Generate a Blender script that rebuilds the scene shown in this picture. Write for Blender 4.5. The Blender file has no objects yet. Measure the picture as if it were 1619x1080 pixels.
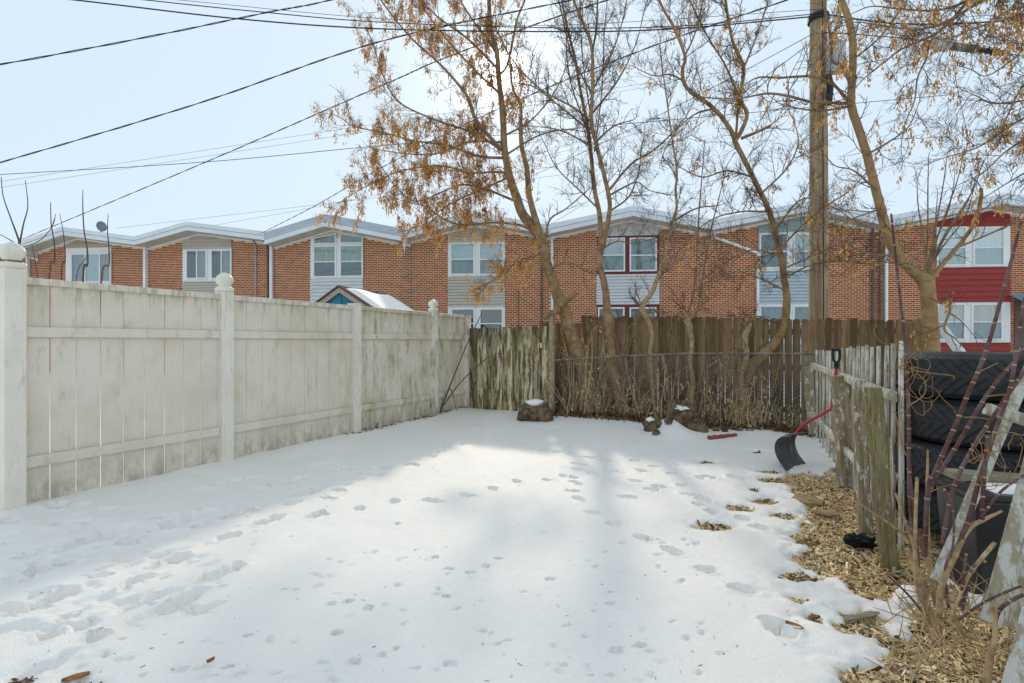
import bpy, math, random
import numpy as np
from mathutils import Vector

# ------------------------------------------------------------------ camera, light, exposure
scn = bpy.context.scene
COL = scn.collection
R = math.radians
F = 800.0            # focal length in pixels of the 1619 px wide photograph
CX, CY, HC = 809.5, 540.0, 1.35
cd = bpy.data.cameras.new('camera'); cam = bpy.data.objects.new('camera', cd); COL.objects.link(cam)
cd.sensor_width = 36.0; cd.lens = 36.0 * F / 1619.0
cd.clip_start = 0.05; cd.clip_end = 3000
cam.location = (0, 0, HC); cam.rotation_euler = (R(90), 0, 0)
scn.camera = cam

SUN_EL, SUN_AZ = 28.0, -1.1          # azimuth from straight ahead (+Y), positive to the right
w = bpy.data.worlds.new('World'); scn.world = w; w.use_nodes = True
wt = w.node_tree; wt.nodes.clear()
wo = wt.nodes.new('ShaderNodeOutputWorld'); bg = wt.nodes.new('ShaderNodeBackground')
sky = wt.nodes.new('ShaderNodeTexSky'); sky.sky_type = 'NISHITA'; sky.sun_disc = False
sky.sun_elevation = R(SUN_EL); sky.sun_rotation = R(SUN_AZ)
sky.air_density = 1.0; sky.dust_density = 1.2; sky.ozone_density = 1.6; sky.altitude = 50
hs = wt.nodes.new('ShaderNodeHueSaturation'); hs.inputs['Saturation'].default_value = 1.05; hs.inputs['Value'].default_value = 6.75
gm = wt.nodes.new('ShaderNodeGamma'); gm.inputs['Gamma'].default_value = 0.06
bg.inputs['Strength'].default_value = 0.15
wt.links.new(sky.outputs[0], gm.inputs['Color']); wt.links.new(gm.outputs[0], hs.inputs['Color'])
# thin veil of haze round the sun: the bright spot that shows through the branches
tc = wt.nodes.new('ShaderNodeTexCoord')
dt = wt.nodes.new('ShaderNodeVectorMath'); dt.operation = 'DOT_PRODUCT'
SD = (math.sin(R(SUN_AZ)) * math.cos(R(SUN_EL)), math.cos(R(SUN_AZ)) * math.cos(R(SUN_EL)), math.sin(R(SUN_EL)))
dt.inputs[1].default_value = SD
nrm = wt.nodes.new('ShaderNodeVectorMath'); nrm.operation = 'NORMALIZE'
wt.links.new(tc.outputs['Generated'], nrm.inputs[0]); wt.links.new(nrm.outputs[0], dt.inputs[0])
def wmath(op, a, b):
    n = wt.nodes.new('ShaderNodeMath'); n.operation = op
    for i, v in enumerate((a, b)):
        if isinstance(v, (int, float)): n.inputs[i].default_value = v
        else: wt.links.new(v, n.inputs[i])
    return n.outputs[0]
dcl = wmath('MAXIMUM', dt.outputs['Value'], 0.0)
halo = wmath('ADD', wmath('MULTIPLY', wmath('POWER', dcl, 150.0), 3.2), wmath('MULTIPLY', wmath('POWER', dcl, 3000.0), 60.0))
addc = wt.nodes.new('ShaderNodeMix'); addc.data_type = 'RGBA'; addc.blend_type = 'ADD'
addc.inputs['Factor'].default_value = 1.0
tint = wt.nodes.new('ShaderNodeMix'); tint.data_type = 'RGBA'; tint.blend_type = 'MULTIPLY'; tint.inputs['Factor'].default_value = 1.0
tint.inputs['B'].default_value = (0.79, 0.935, 1.06, 1)
wt.links.new(hs.outputs[0], tint.inputs['A']); wt.links.new(tint.outputs['Result'], addc.inputs['A']); wt.links.new(halo, addc.inputs['B'])
wt.links.new(addc.outputs['Result'], bg.inputs['Color']); wt.links.new(bg.outputs[0], wo.inputs['Surface'])

sl = bpy.data.lights.new('sun', 'SUN'); sl.energy = 2.0; sl.angle = R(3.0); sl.color = (1.0, 0.88, 0.72)
so = bpy.data.objects.new('sun', sl); COL.objects.link(so)
so.rotation_euler = (-Vector(SD)).to_track_quat('-Z', 'Y').to_euler(); so.location = (0, 30, 30)
vs = scn.view_settings; vs.view_transform = 'Standard'; vs.look = 'None'; vs.gamma = 1.0
vs.use_curve_mapping = False; vs.exposure = -0.27
scn.cycles.max_bounces = 8; scn.cycles.diffuse_bounces = 4; scn.cycles.transparent_max_bounces = 12
scn.cycles.use_adaptive_sampling = True

# ------------------------------------------------------------------ helpers
rnd = random.Random(7); rng = np.random.default_rng(11)
OFF = {}                                     # world position that an object's mesh coordinates start from
def V(*a): return np.array(a, float)
def at(px, py, Y): return V((px - CX) / F * Y, Y, HC + (CY - py) / F * Y)
def gnd(px, py, z=0.0):
    Y = (HC - z) * F / (py - CY); return V((px - CX) / F * Y, Y, z)
def unit(v): return v / (np.linalg.norm(v) + 1e-12)
def lerp(a, b, t): return a + (b - a) * t
def sstep(a, b, x):
    t = np.clip((x - a) / (b - a), 0, 1); return t * t * (3 - 2 * t)

def thing(name, label, cat, loc=(0, 0, 0), rotz=0.0, group=None):
    o = bpy.data.objects.new(name, None); COL.objects.link(o)
    o.empty_display_size = 0.1; o.location = loc; o.rotation_euler = (0, 0, rotz)
    o['label'] = label; o['category'] = cat
    if group: o['group'] = group
    OFF[o] = np.array(loc, float); return o
def tag(o, label, cat, group=None):
    o['label'] = label; o['category'] = cat
    if group: o['group'] = group
    return o

class MB:
    def __init__(s): s.v = []; s.f = []; s.n = 0
    def add(s, verts, faces):
        s.v.append(np.asarray(verts, float).reshape(-1, 3)); k = s.n
        s.f.extend([tuple(i + k for i in f) for f in faces]); s.n += len(s.v[-1])
    def hexa(s, c):                      # 8 corners: bottom ring 0-3, top ring 4-7
        s.add(c, [(3, 2, 1, 0), (4, 5, 6, 7), (0, 1, 5, 4), (1, 2, 6, 5), (2, 3, 7, 6), (3, 0, 4, 7)])
    def box(s, c, h, ax=None):           # centre, half sizes, axes
        c = np.array(c, float); ax = np.eye(3) if ax is None else np.array(ax, float)
        g = [(-1, -1, -1), (1, -1, -1), (1, 1, -1), (-1, 1, -1), (-1, -1, 1), (1, -1, 1), (1, 1, 1), (-1, 1, 1)]
        s.hexa([c + sum(ax[i] * (q[i] * h[i]) for i in range(3)) for q in g])
    def span(s, x0, x1, y0, y1, z0, z1):
        s.box(((x0 + x1) / 2, (y0 + y1) / 2, (z0 + z1) / 2), (abs(x1 - x0) / 2, abs(y1 - y0) / 2, abs(z1 - z0) / 2))
    def bar(s, p0, p1, w, t, side):      # beam from p0 to p1, width along side
        p0 = np.array(p0, float); p1 = np.array(p1, float); d = unit(p1 - p0)
        sd = unit(np.array(side, float) - d * np.dot(side, d)); n = np.cross(d, sd)
        s.box((p0 + p1) / 2, (np.linalg.norm(p1 - p0) / 2, w / 2, t / 2), (d, sd, n))
    def prism(s, poly, dvec):            # planar polygon (3D points) pushed along dvec
        p = np.array(poly, float); n = len(p); q = p + np.array(dvec, float)
        s.add(np.vstack([p, q]), [tuple(range(n))[::-1], tuple(range(n, 2 * n))] + [(i, (i + 1) % n, n + (i + 1) % n, n + i) for i in range(n)])
    def tube(s, pts, rad, n=6, cap=True):
        pts = np.asarray(pts, float); m = len(pts); rad = np.broadcast_to(np.asarray(rad, float), (m,))
        t = np.gradient(pts, axis=0); t /= np.linalg.norm(t, axis=1)[:, None] + 1e-9
        a = t.mean(axis=0); ref = np.eye(3)[int(np.argmin(np.abs(a)))]
        u = np.cross(t, ref); u /= np.linalg.norm(u, axis=1)[:, None] + 1e-9; q = np.cross(t, u)
        th = np.arange(n) * 2 * math.pi / n
        ring = pts[:, None, :] + rad[:, None, None] * (np.cos(th)[None, :, None] * u[:, None, :] + np.sin(th)[None, :, None] * q[:, None, :])
        fs = []
        for i in range(m - 1):
            for j in range(n):
                k = (j + 1) % n; fs.append((i * n + j, i * n + k, (i + 1) * n + k, (i + 1) * n + j))
        if cap: fs.append(tuple(range(n))); fs.append(tuple(range((m - 1) * n, m * n))[::-1])
        s.add(ring.reshape(-1, 3), fs)
    def lathe(s, c, prof, n=24, sq=0.0, ax=(1, 0)):   # profile [(radius, z)]; sq squares the section
        th = np.arange(n) * 2 * math.pi / n; vs = []; fs = []
        for r, z in prof:
            k = r * ((1 - sq) + sq / np.maximum(np.abs(np.cos(th)), np.abs(np.sin(th))))
            x = k * np.cos(th); y = k * np.sin(th)
            vs.append(np.stack([c[0] + x * ax[0] - y * ax[1], c[1] + x * ax[1] + y * ax[0], np.full(n, c[2] + z)], 1))
        m = len(prof)
        for i in range(m - 1):
            for j in range(n):
                k = (j + 1) % n; fs.append((i * n + j, i * n + k, (i + 1) * n + k, (i + 1) * n + j))
        fs.append(tuple(range(n))[::-1]); fs.append(tuple(range((m - 1) * n, m * n)))
        s.add(np.vstack(vs), fs)
    def build(s, name, m, parent=None, smooth=False, local=False, bevel=0):
        vv = np.vstack(s.v)
        if parent is not None: off = OFF[parent]
        else: off = np.array([vv[:, 0].mean(), vv[:, 1].mean(), vv[:, 2].min()])
        if local: off = np.zeros(3)
        me = bpy.data.meshes.new(name); me.from_pydata((vv - off).tolist(), [], s.f); me.update()
        if m is not None: me.materials.append(m)
        if smooth: me.shade_smooth()
        o = bpy.data.objects.new(name, me); COL.objects.link(o)
        if parent is not None: o.parent = parent
        elif not local: o.location = off
        OFF[o] = off
        if bevel:
            b = o.modifiers.new('Bevel', 'BEVEL'); b.width = bevel; b.segments = 2; b.limit_method = 'ANGLE'
        return o

def catmull(P, k=6):
    P = np.asarray(P, float)
    Q = np.vstack([2 * P[0] - P[1], P, 2 * P[-1] - P[-2]]); out = []
    for i in range(1, len(Q) - 2):
        for j in range(k):
            t = j / k; a, b, c, d = Q[i - 1], Q[i], Q[i + 1], Q[i + 2]
            out.append(0.5 * (2 * b + (c - a) * t + (2 * a - 5 * b + 4 * c - d) * t * t + (3 * b - a - 3 * c + d) * t ** 3))
    out.append(P[-1]); return np.array(out)

_lat = rng.random((64, 64, 64))
def vnoise(x, y, z=0.0):                 # value noise, vectorised
    x = np.asarray(x, float); y = np.asarray(y, float); z = np.broadcast_to(np.asarray(z, float), x.shape)
    xi = np.floor(x).astype(int); yi = np.floor(y).astype(int); zi = np.floor(z).astype(int)
    fx, fy, fz = x - xi, y - yi, z - zi
    fx, fy, fz = [t * t * (3 - 2 * t) for t in (fx, fy, fz)]
    def L(i, j, k): return _lat[(xi + i) % 64, (yi + j) % 64, (zi + k) % 64]
    a = lerp(lerp(L(0, 0, 0), L(1, 0, 0), fx), lerp(L(0, 1, 0), L(1, 1, 0), fx), fy)
    b = lerp(lerp(L(0, 0, 1), L(1, 0, 1), fx), lerp(L(0, 1, 1), L(1, 1, 1), fx), fy)
    return lerp(a, b, fz) - 0.5
def fbm(x, y, z=0.0, o=4):
    s = 0; a = 1.0
    for i in range(o): s = s + a * vnoise(x * 2 ** i + 7.3 * i, y * 2 ** i + 3.1 * i, z + 1.7 * i); a *= 0.5
    return s

def rough_post(mb, p0, p1, wx, wy, side, amp=0.004, rows=14, seed=0, per=4, tip=None, crack=0.0):
    """weathered timber: rounded rectangle section lofted from p0 to p1 with worn, uneven faces"""
    p0 = np.array(p0, float); p1 = np.array(p1, float); d = unit(p1 - p0)
    sd = unit(np.array(side, float) - d * np.dot(side, d)); nn = np.cross(d, sd)
    sec = []
    cor = [(-1, -1), (1, -1), (1, 1), (-1, 1)]
    for i in range(4):
        a = np.array(cor[i], float); b = np.array(cor[(i + 1) % 4], float)
        for j in range(per):
            t = (j + 0.5) / per; q = a + (b - a) * (0.04 + 0.92 * t); sec.append(q)
    sec = np.array(sec); m = len(sec); vs = []; fs = []
    for r in range(rows + 1):
        t = r / rows; c = p0 + (p1 - p0) * t
        k = 1.0 if tip is None else np.interp(t, [0, tip[0], 1], [1, 1, tip[1]])
        n1 = fbm(sec[:, 0] * 1.3 + seed * 5.1, sec[:, 1] * 1.3 + seed, t * rows * 0.35 + seed * 2.3, 3) * amp * 2
        n2 = (vnoise(sec[:, 0] * 4 + seed, sec[:, 1] * 4 + 9, np.full(m, seed * 1.1)) - 0.0) * crack
        off = n1 + n2
        x = sec[:, 0] * (wx / 2 * k + off); y = sec[:, 1] * (wy / 2 + off)
        vs.append(c + x[:, None] * sd + y[:, None] * nn)
    for r in range(rows):
        for j in range(m):
            k = (j + 1) % m; fs.append((r * m + j, r * m + k, (r + 1) * m + k, (r + 1) * m + j))
    fs.append(tuple(range(m))[::-1]); fs.append(tuple(range(rows * m, (rows + 1) * m)))
    mb.add(np.vstack(vs), fs)

def lump(mb, c, r, amp=0.25, seed=0, nu=18, nv=12, fr=1.6):
    c = np.array(c, float); r = np.array(r, float); vs = [c + V(0, 0, -r[2])]; fs = []
    for i in range(1, nv):
        ph = math.pi * i / nv
        for j in range(nu):
            th = 2 * math.pi * j / nu; d = V(math.sin(ph) * math.cos(th), math.sin(ph) * math.sin(th), -math.cos(ph))
            k = 1 + amp * 2 * float(fbm(V(d[0] * fr + seed * 3.7 + 20), V(d[1] * fr + 11), V(d[2] * fr + seed + 9), 3)[0])
            vs.append(c + d * r * k)
    vs.append(c + V(0, 0, r[2])); top = len(vs) - 1
    for j in range(nu): fs.append((0, 1 + (j + 1) % nu, 1 + j))
    for i in range(nv - 2):
        for j in range(nu):
            k = (j + 1) % nu; a = 1 + i * nu; fs.append((a + j, a + k, a + nu + k, a + nu + j))
    a = 1 + (nv - 2) * nu
    for j in range(nu): fs.append((a + j, a + (j + 1) % nu, top))
    mb.add(vs, fs)

# ------------------------------------------------------------------ materials
def M(name, c, c2=None, sc=6.0, st=(1, 1, 1), rough=0.8, bump=0.0, bsc=None, bst=None, layers=(), rv=0.0, isl=False,
      spec=0.3, metal=0.0, coord='obj', lo=0.35, hi=0.65, shift=True, bd=0.02, det=5.0):
    m = bpy.data.materials.new(name); m.use_nodes = True; t = m.node_tree; N = t.nodes; L = t.links
    b = N['Principled BSDF']; b.inputs['Roughness'].default_value = rough; b.inputs['Metallic'].default_value = metal
    b.inputs['Specular IOR Level'].default_value = spec
    if coord == 'pos': src = N.new('ShaderNodeNewGeometry').outputs['Position']
    else: src = N.new('ShaderNodeTexCoord').outputs['Object']
    base_src = src
    rn = N.new('ShaderNodeNewGeometry').outputs['Random Per Island'] if isl else N.new('ShaderNodeObjectInfo').outputs['Random']
    if shift and coord != 'pos' :
        mu = N.new('ShaderNodeMath'); mu.operation = 'MULTIPLY'; mu.inputs[1].default_value = 37.0; L.new(rn, mu.inputs[0])
        ad = N.new('ShaderNodeVectorMath'); ad.operation = 'ADD'; L.new(src, ad.inputs[0]); L.new(mu.outputs[0], ad.inputs[1]); src = ad.outputs[0]
    def noise(scale, stretch, source, detail=det, ro=0.68):
        mp = N.new('ShaderNodeMapping'); mp.inputs['Scale'].default_value = stretch; L.new(source, mp.inputs['Vector'])
        n = N.new('ShaderNodeTexNoise'); n.inputs['Scale'].default_value = scale; n.inputs['Detail'].default_value = detail
        n.inputs['Roughness'].default_value = ro; L.new(mp.outputs[0], n.inputs['Vector']); return n.outputs['Fac']
    def ramp(v, a, bb):
        r = N.new('ShaderNodeMapRange'); r.interpolation_type = 'SMOOTHSTEP'
        r.inputs['From Min'].default_value = a; r.inputs['From Max'].default_value = bb; L.new(v, r.inputs['Value']); return r.outputs['Result']
    def mix(fac, A, B, mode='MIX'):
        x = N.new('ShaderNodeMix'); x.data_type = 'RGBA'; x.blend_type = mode
        for k, v in (('Factor', fac), ('A', A), ('B', B)):
            if isinstance(v, (int, float)): x.inputs[k].default_value = v
            elif isinstance(v, tuple): x.inputs[k].default_value = (*v[:3], 1)
            else: L.new(v, x.inputs[k])
        return x.outputs['Result']
    def mul(a, bb):
        x = N.new('ShaderNodeMath'); x.operation = 'MULTIPLY'
        for i, v in enumerate((a, bb)):
            if isinstance(v, (int, float)): x.inputs[i].default_value = v
            else: L.new(v, x.inputs[i])
        return x.outputs[0]
    colr = None
    if c2 is not None: colr = mix(ramp(noise(sc, st, src), lo, hi), tuple(c), tuple(c2))
    for ly in layers:   # (colour, scale, stretch, lo, hi, strength, gradient or None); gradient = (axis, a, b)
        col, lsc, lst, a, bb, amt = ly[:6]
        fac = mul(ramp(noise(lsc, lst, base_src if len(ly) > 6 and ly[6] else src, det, 0.72), a, bb), amt)
        if len(ly) > 6 and ly[6]:
            for g in ([ly[6]] if isinstance(ly[6][0], int) else ly[6]):
                sx = N.new('ShaderNodeSeparateXYZ'); L.new(base_src, sx.inputs[0])
                fac = mul(fac, ramp(sx.outputs[g[0]], g[1], g[2]))
        colr = mix(fac, colr if colr is not None else tuple(c), tuple(col))
    if rv:
        h = N.new('ShaderNodeHueSaturation'); r = N.new('ShaderNodeMapRange')
        r.inputs['To Min'].default_value = 1 - rv; r.inputs['To Max'].default_value = 1 + rv; L.new(rn, r.inputs['Value'])
        L.new(r.outputs[0], h.inputs['Value'])
        if colr is None: h.inputs['Color'].default_value = (*c, 1)
        else: L.new(colr, h.inputs['Color'])
        colr = h.outputs[0]
    if colr is None: b.inputs['Base Color'].default_value = (*c, 1)
    else: L.new(colr, b.inputs['Base Color'])
    if bump:
        bp = N.new('ShaderNodeBump'); bp.inputs['Strength'].default_value = bump; bp.inputs['Distance'].default_value = bd
        L.new(noise(bsc or sc, bst or st, src, 6.0, 0.65), bp.inputs['Height']); L.new(bp.outputs[0], b.inputs['Normal'])
    return m

WH = (0.78, 0.77, 0.74)
m_snow = M('snow', (0.96, 0.905, 0.835), (0.93, 0.875, 0.80), sc=1.5, rough=0.5, bump=0.55, bsc=95, coord='pos', spec=0.3, bd=0.016,
           layers=[((0.62, 0.56, 0.48), 2.3, (1, 1, 1), 0.58, 0.78, 0.25), ((0.28, 0.21, 0.14), 38, (1, 1, 1), 0.70, 0.76, 0.5), ((0.45, 0.35, 0.24), 7, (1, 1, 1), 0.55, 0.7, 0.55, [(0, 1.2, 2.6), (1, 6.6, 5.0)])])
m_snowcap = M('snow_cap', (0.93, 0.88, 0.81), rough=0.55, bump=0.4, bsc=25, spec=0.25)
m_mulch = M('mulch', (0.15, 0.09, 0.04), (0.50, 0.34, 0.15), sc=45, rough=0.95, bump=1.0, bsc=60, coord='pos',
            layers=[((0.06, 0.045, 0.03), 5, (1, 1, 1), 0.5, 0.7, 0.6)])
m_chip = M('wood_chips', (0.88, 0.66, 0.34), (0.66, 0.44, 0.19), sc=0.7, rough=0.9, isl=True, rv=0.45, layers=[((0.92, 0.82, 0.60), 0.5, (1, 1, 1), 0.5, 0.58, 0.9), ((0.14, 0.085, 0.045), 0.6, (1, 1, 1), 0.56, 0.62, 0.8)])
m_leaf = M('dead_leaf', (0.26, 0.15, 0.07), (0.14, 0.08, 0.04), sc=0.7, rough=0.9, isl=True, rv=0.5)
m_straw = M('straw', (0.86, 0.67, 0.36), (0.62, 0.43, 0.19), sc=0.5, rough=0.9, isl=True, rv=0.35)
m_twig = M('twig_debris', (0.14, 0.09, 0.06), rough=0.9, isl=True, rv=0.5)
m_vinyl = M('vinyl', (0.80, 0.715, 0.595), (0.71, 0.625, 0.49), sc=1.6, rough=0.45, bump=0.06, bsc=40, spec=0.35, lo=0.38, hi=0.66, shift=False,
            layers=[((0.50, 0.455, 0.34), 4.5, (2.2, 2.2, 0.7), 0.52, 0.74, 0.65, None),
                    ((0.44, 0.39, 0.24), 1.7, (2.2, 2.2, 0.7), 0.44, 0.68, 0.75, (1, -3.9, -1.8)),
                    ((0.30, 0.28, 0.07), 3.0, (2.0, 2.0, 0.5), 0.50, 0.66, 0.8, (1, -3.1, -2.3)), ((0.30, 0.26, 0.17), 4, (2, 2, 1), 0.35, 0.6, 0.7, (2, .45, .0)), ((0.34, 0.31, 0.20), 6, (3, 3, .4), 0.45, 0.62, 0.6, (2, 1.60, 1.82)),
                    ((0.10, 0.085, 0.06), 22, (1, 1, 1), 0.70, 0.74, 0.8, None)])
m_vinyl_post = M('vinyl_post', (0.86, 0.79, 0.68), (0.79, 0.715, 0.60), sc=3, rough=0.4, bump=0.04, bsc=40, spec=0.35, shift=False,
            layers=[((0.34, 0.32, 0.20), 4, (2, 2, 0.8), 0.45, 0.65, 0.8, (1, -3.2, -1.8)), ((0.48, 0.43, 0.32), 6, (3, 3, 0.6), 0.54, 0.70, 0.6, None), ((0.10, 0.085, 0.06), 26, (1, 1, 1), 0.71, 0.75, 0.7, None)])
m_stain = M('post_dirt', (0.22, 0.19, 0.09), (0.10, 0.08, 0.05), sc=20, rough=0.95)
m_oldboard = M('mossy_board', (0.66, 0.56, 0.37), (0.14, 0.10, 0.055), sc=4.5, st=(3.5, 3.5, 0.55), rough=0.95, bump=0.8, bsc=9, bst=(4, 4, 0.4), rv=0.5, lo=0.46, hi=0.57, det=10.0,
            layers=[((0.27, 0.25, 0.055), 2.2, (1.5, 1.5, 0.7), 0.46, 0.64, 0.8), ((0.62, 0.60, 0.54), 7, (3, 3, 0.4), 0.58, 0.66, 0.55), ((0.05, 0.042, 0.03), 14, (3, 3, 0.4), 0.58, 0.66, 0.85), ((0.065, 0.055, 0.035), 6, (3, 3, 0.5), 0.35, 0.6, 0.9, (2, 1.15, 1.65))])
m_stockade = M('stockade_board', (0.31, 0.20, 0.10), (0.17, 0.108, 0.054), sc=2.5, st=(5, 5, 0.4), rough=0.95, bump=0.8, bsc=8, bst=(5, 5, 0.3), rv=0.30,
            layers=[((0.13, 0.125, 0.05), 1.5, (1.2, 1.2, 0.8), 0.50, 0.68, 0.55), ((0.40, 0.32, 0.22), 6, (4, 4, 0.3), 0.56, 0.68, 0.6), ((0.045, 0.036, 0.025), 7, (4, 4, 0.3), 0.57, 0.68, 0.75), ((0.055, 0.045, 0.03), 4, (3, 3, 0.4), 0.35, 0.6, 0.75, (2, 1.55, 1.85)), ((0.10, 0.068, 0.04), 2, (2, 2, 0.5), 0.3, 0.55, 0.7, (2, 1.0, 0.5))])
m_picket = M('peeling_picket', (0.66, 0.63, 0.55), (0.40, 0.34, 0.23), sc=7, st=(3, 3, 0.6), rough=0.9, bump=0.9, bsc=26, bst=(3, 3, 0.4), rv=0.12, lo=0.46, hi=0.56, det=9.0,
            layers=[((0.15, 0.11, 0.065), 11, (3, 3, 0.5), 0.57, 0.68, 0.8)])
m_mosspost = M('mossy_post', (0.40, 0.33, 0.185), (0.24, 0.195, 0.09), sc=9, st=(3, 3, 0.4), rough=0.95, bump=1.0, bsc=30, bst=(4, 4, 0.25),
            layers=[((0.27, 0.235, 0.06), 4, (1, 1, 0.6), 0.45, 0.65, 0.7), ((0.66, 0.62, 0.53), 22, (2.5, 2.5, 0.8), 0.60, 0.63, 0.85), ((0.07, 0.05, 0.03), 26, (4, 4, 0.2), 0.56, 0.64, 0.85)])
m_paintpost = M('painted_post', (0.46, 0.37, 0.235), (0.29, 0.225, 0.13), sc=10, st=(3, 3, 0.4), rough=0.9, bump=1.0, bsc=30, bst=(3, 3, 0.3),
            layers=[((0.76, 0.73, 0.66), 13, (1.6, 1.6, 0.6), 0.565, 0.585, 0.95), ((0.09, 0.07, 0.045), 28, (4, 4, 0.25), 0.57, 0.64, 0.85)])
m_brick = M('brick', (0.40, 0.070, 0.026), (0.25, 0.045, 0.019), sc=3.5, rough=0.9, bump=0.35, bsc=50, rv=0.34, layers=[((0.10, 0.045, 0.03), 4, (1, 1, 1), 0.62, 0.75, 0.5)])
m_brickdk = M('brick_dark', (0.19, 0.050, 0.024), (0.11, 0.036, 0.020), sc=3.5, rough=0.9, isl=True, rv=0.3)
m_brickj = M('brick_course', (0.395, 0.070, 0.026), (0.26, 0.046, 0.019), sc=0.8, rough=0.9, isl=True, rv=0.34)
m_mortar = M('mortar', (0.84, 0.66, 0.42), (0.74, 0.56, 0.34), sc=4, rough=0.95, bump=0.4, bsc=60)
m_white = M('white_trim', (0.82, 0.82, 0.80), (0.76, 0.76, 0.74), sc=3, rough=0.5)
m_fascia = M('fascia_metal', (0.74, 0.78, 0.80), (0.67, 0.71, 0.73), sc=1.2, st=(1, 1, 4), rough=0.4, spec=0.4)
m_roofedge = M('roof_edge', (0.50, 0.55, 0.60), (0.40, 0.45, 0.50), sc=2, st=(0.6, 1, 3), rough=0.5)
m_roof = M('roof_membrane', (0.60, 0.62, 0.64), (0.48, 0.50, 0.52), sc=2, rough=0.7)
m_soffit = M('soffit', (0.56, 0.51, 0.43), (0.48, 0.43, 0.35), sc=3, rough=0.7)
def siding(n, c): return M(n, c, tuple(k * 0.9 for k in c), sc=2.5, rough=0.55, spec=0.35, rv=0.03)
m_sbeige = siding('siding_beige', (0.56, 0.51, 0.43)); m_swhite = siding('siding_white', (0.66, 0.67, 0.68))
m_sgrey = siding('siding_grey', (0.60, 0.60, 0.60)); m_sblue = siding('siding_blue', (0.47, 0.55, 0.60))
m_sred = siding('siding_red', (0.33, 0.035, 0.03)); m_stan = siding('siding_tan', (0.50, 0.43, 0.29))
m_maroon = M('maroon_paint', (0.16, 0.028, 0.032), rough=0.5)
m_bluetrim = siding('siding_slate', (0.34, 0.42, 0.43))
def curtain_mat(n, c, c2): return M(n, c, c2, sc=7, st=(4, 1, 0.35), rough=0.9, lo=0.35, hi=0.65)
m_cdark = curtain_mat('room_dark', (0.03, 0.055, 0.065), (0.09, 0.12, 0.13)); m_cteal = curtain_mat('curtain_teal', (0.08, 0.14, 0.15), (0.19, 0.27, 0.28))
m_clight = curtain_mat('curtain_light', (0.40, 0.46, 0.48), (0.52, 0.57, 0.59)); m_cgreen = curtain_mat('curtain_green', (0.20, 0.27, 0.21), (0.36, 0.42, 0.34))
m_clace = curtain_mat('curtain_lace', (0.74, 0.74, 0.75), (0.86, 0.85, 0.85)); m_cbrown = curtain_mat('room_brown', (0.11, 0.085, 0.075), (0.16, 0.13, 0.12))
m_cgrey = curtain_mat('blind_grey', (0.20, 0.23, 0.26), (0.30, 0.33, 0.36)); m_cpink = curtain_mat('curtain_pink', (0.60, 0.45, 0.40), (0.68, 0.60, 0.55))
mg = bpy.data.materials.new('window_glass'); mg.use_nodes = True; _t = mg.node_tree; _t.nodes.clear()
_o = _t.nodes.new('ShaderNodeOutputMaterial'); _tr = _t.nodes.new('ShaderNodeBsdfTransparent'); _gl = _t.nodes.new('ShaderNodeBsdfGlossy')
_mx = _t.nodes.new('ShaderNodeMixShader'); _mx.inputs[0].default_value = 0.10; _gl.inputs['Roughness'].default_value = 0.02
_tr.inputs[0].default_value = (0.94, 0.98, 0.98, 1)
_t.links.new(_tr.outputs[0], _mx.inputs[1]); _t.links.new(_gl.outputs[0], _mx.inputs[2]); _t.links.new(_mx.outputs[0], _o.inputs[0])
m_glass = mg
m_galv = M('galvanized', (0.42, 0.43, 0.44), (0.30, 0.31, 0.32), sc=9, rough=0.5, metal=0.5)
m_oldrail = M('weathered_rail', (0.32, 0.30, 0.265), (0.13, 0.115, 0.09), sc=9, rough=0.7, metal=0.3)
m_wirem = M('chain_wire', (0.20, 0.19, 0.17), rough=0.55, metal=0.6)
m_rust = M('rusty_pipe', (0.10, 0.075, 0.055), (0.18, 0.13, 0.09), sc=9, rough=0.8)
m_cable = M('cable_black', (0.016, 0.022, 0.034), rough=0.6)
m_bark = M('bark_tan', (0.42, 0.265, 0.13), (0.23, 0.14, 0.068), sc=11, st=(1, 1, 0.6), rough=0.95, bump=1.0, bsc=22, bst=(1.6, 1.6, 0.5), shift=False,
           layers=[((0.50, 0.355, 0.205), 4, (1, 1, 0.6), 0.55, 0.7, 0.55), ((0.09, 0.062, 0.04), 14, (0.7, 0.7, 1.8), 0.58, 0.66, 0.7)])
m_bark2 = M('bark_olive', (0.44, 0.29, 0.135), (0.30, 0.19, 0.085), sc=6, rough=0.9, bump=0.6, bsc=14, shift=False,
           layers=[((0.11, 0.075, 0.045), 6, (0.6, 0.6, 4.0), 0.60, 0.68, 0.7), ((0.38, 0.31, 0.2), 3, (1, 1, 1), 0.55, 0.7, 0.5)])
m_branch = M('branch_bark', (0.33, 0.215, 0.12), (0.19, 0.125, 0.075), sc=4, rough=0.9, shift=False)
m_twigs = M('twig_bark', (0.17, 0.112, 0.072), (0.09, 0.062, 0.045), sc=4, rough=0.9, shift=False)
m_keys = M('seed_keys', (0.74, 0.44, 0.15), (0.55, 0.29, 0.085), sc=0.5, rough=0.8, isl=True, rv=0.35)
_t = m_keys.node_tree; _b = _t.nodes['Principled BSDF']; _tl = _t.nodes.new('ShaderNodeBsdfTranslucent'); _mx = _t.nodes.new('ShaderNodeMixShader'); _mx.inputs[0].default_value = 0.45
_t.links.new(_b.inputs['Base Color'].links[0].from_socket, _tl.inputs['Color']); _t.links.new(_b.outputs[0], _mx.inputs[1]); _t.links.new(_tl.outputs[0], _mx.inputs[2])
_t.links.new(_mx.outputs[0], _t.nodes['Material Output'].inputs['Surface'])
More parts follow.
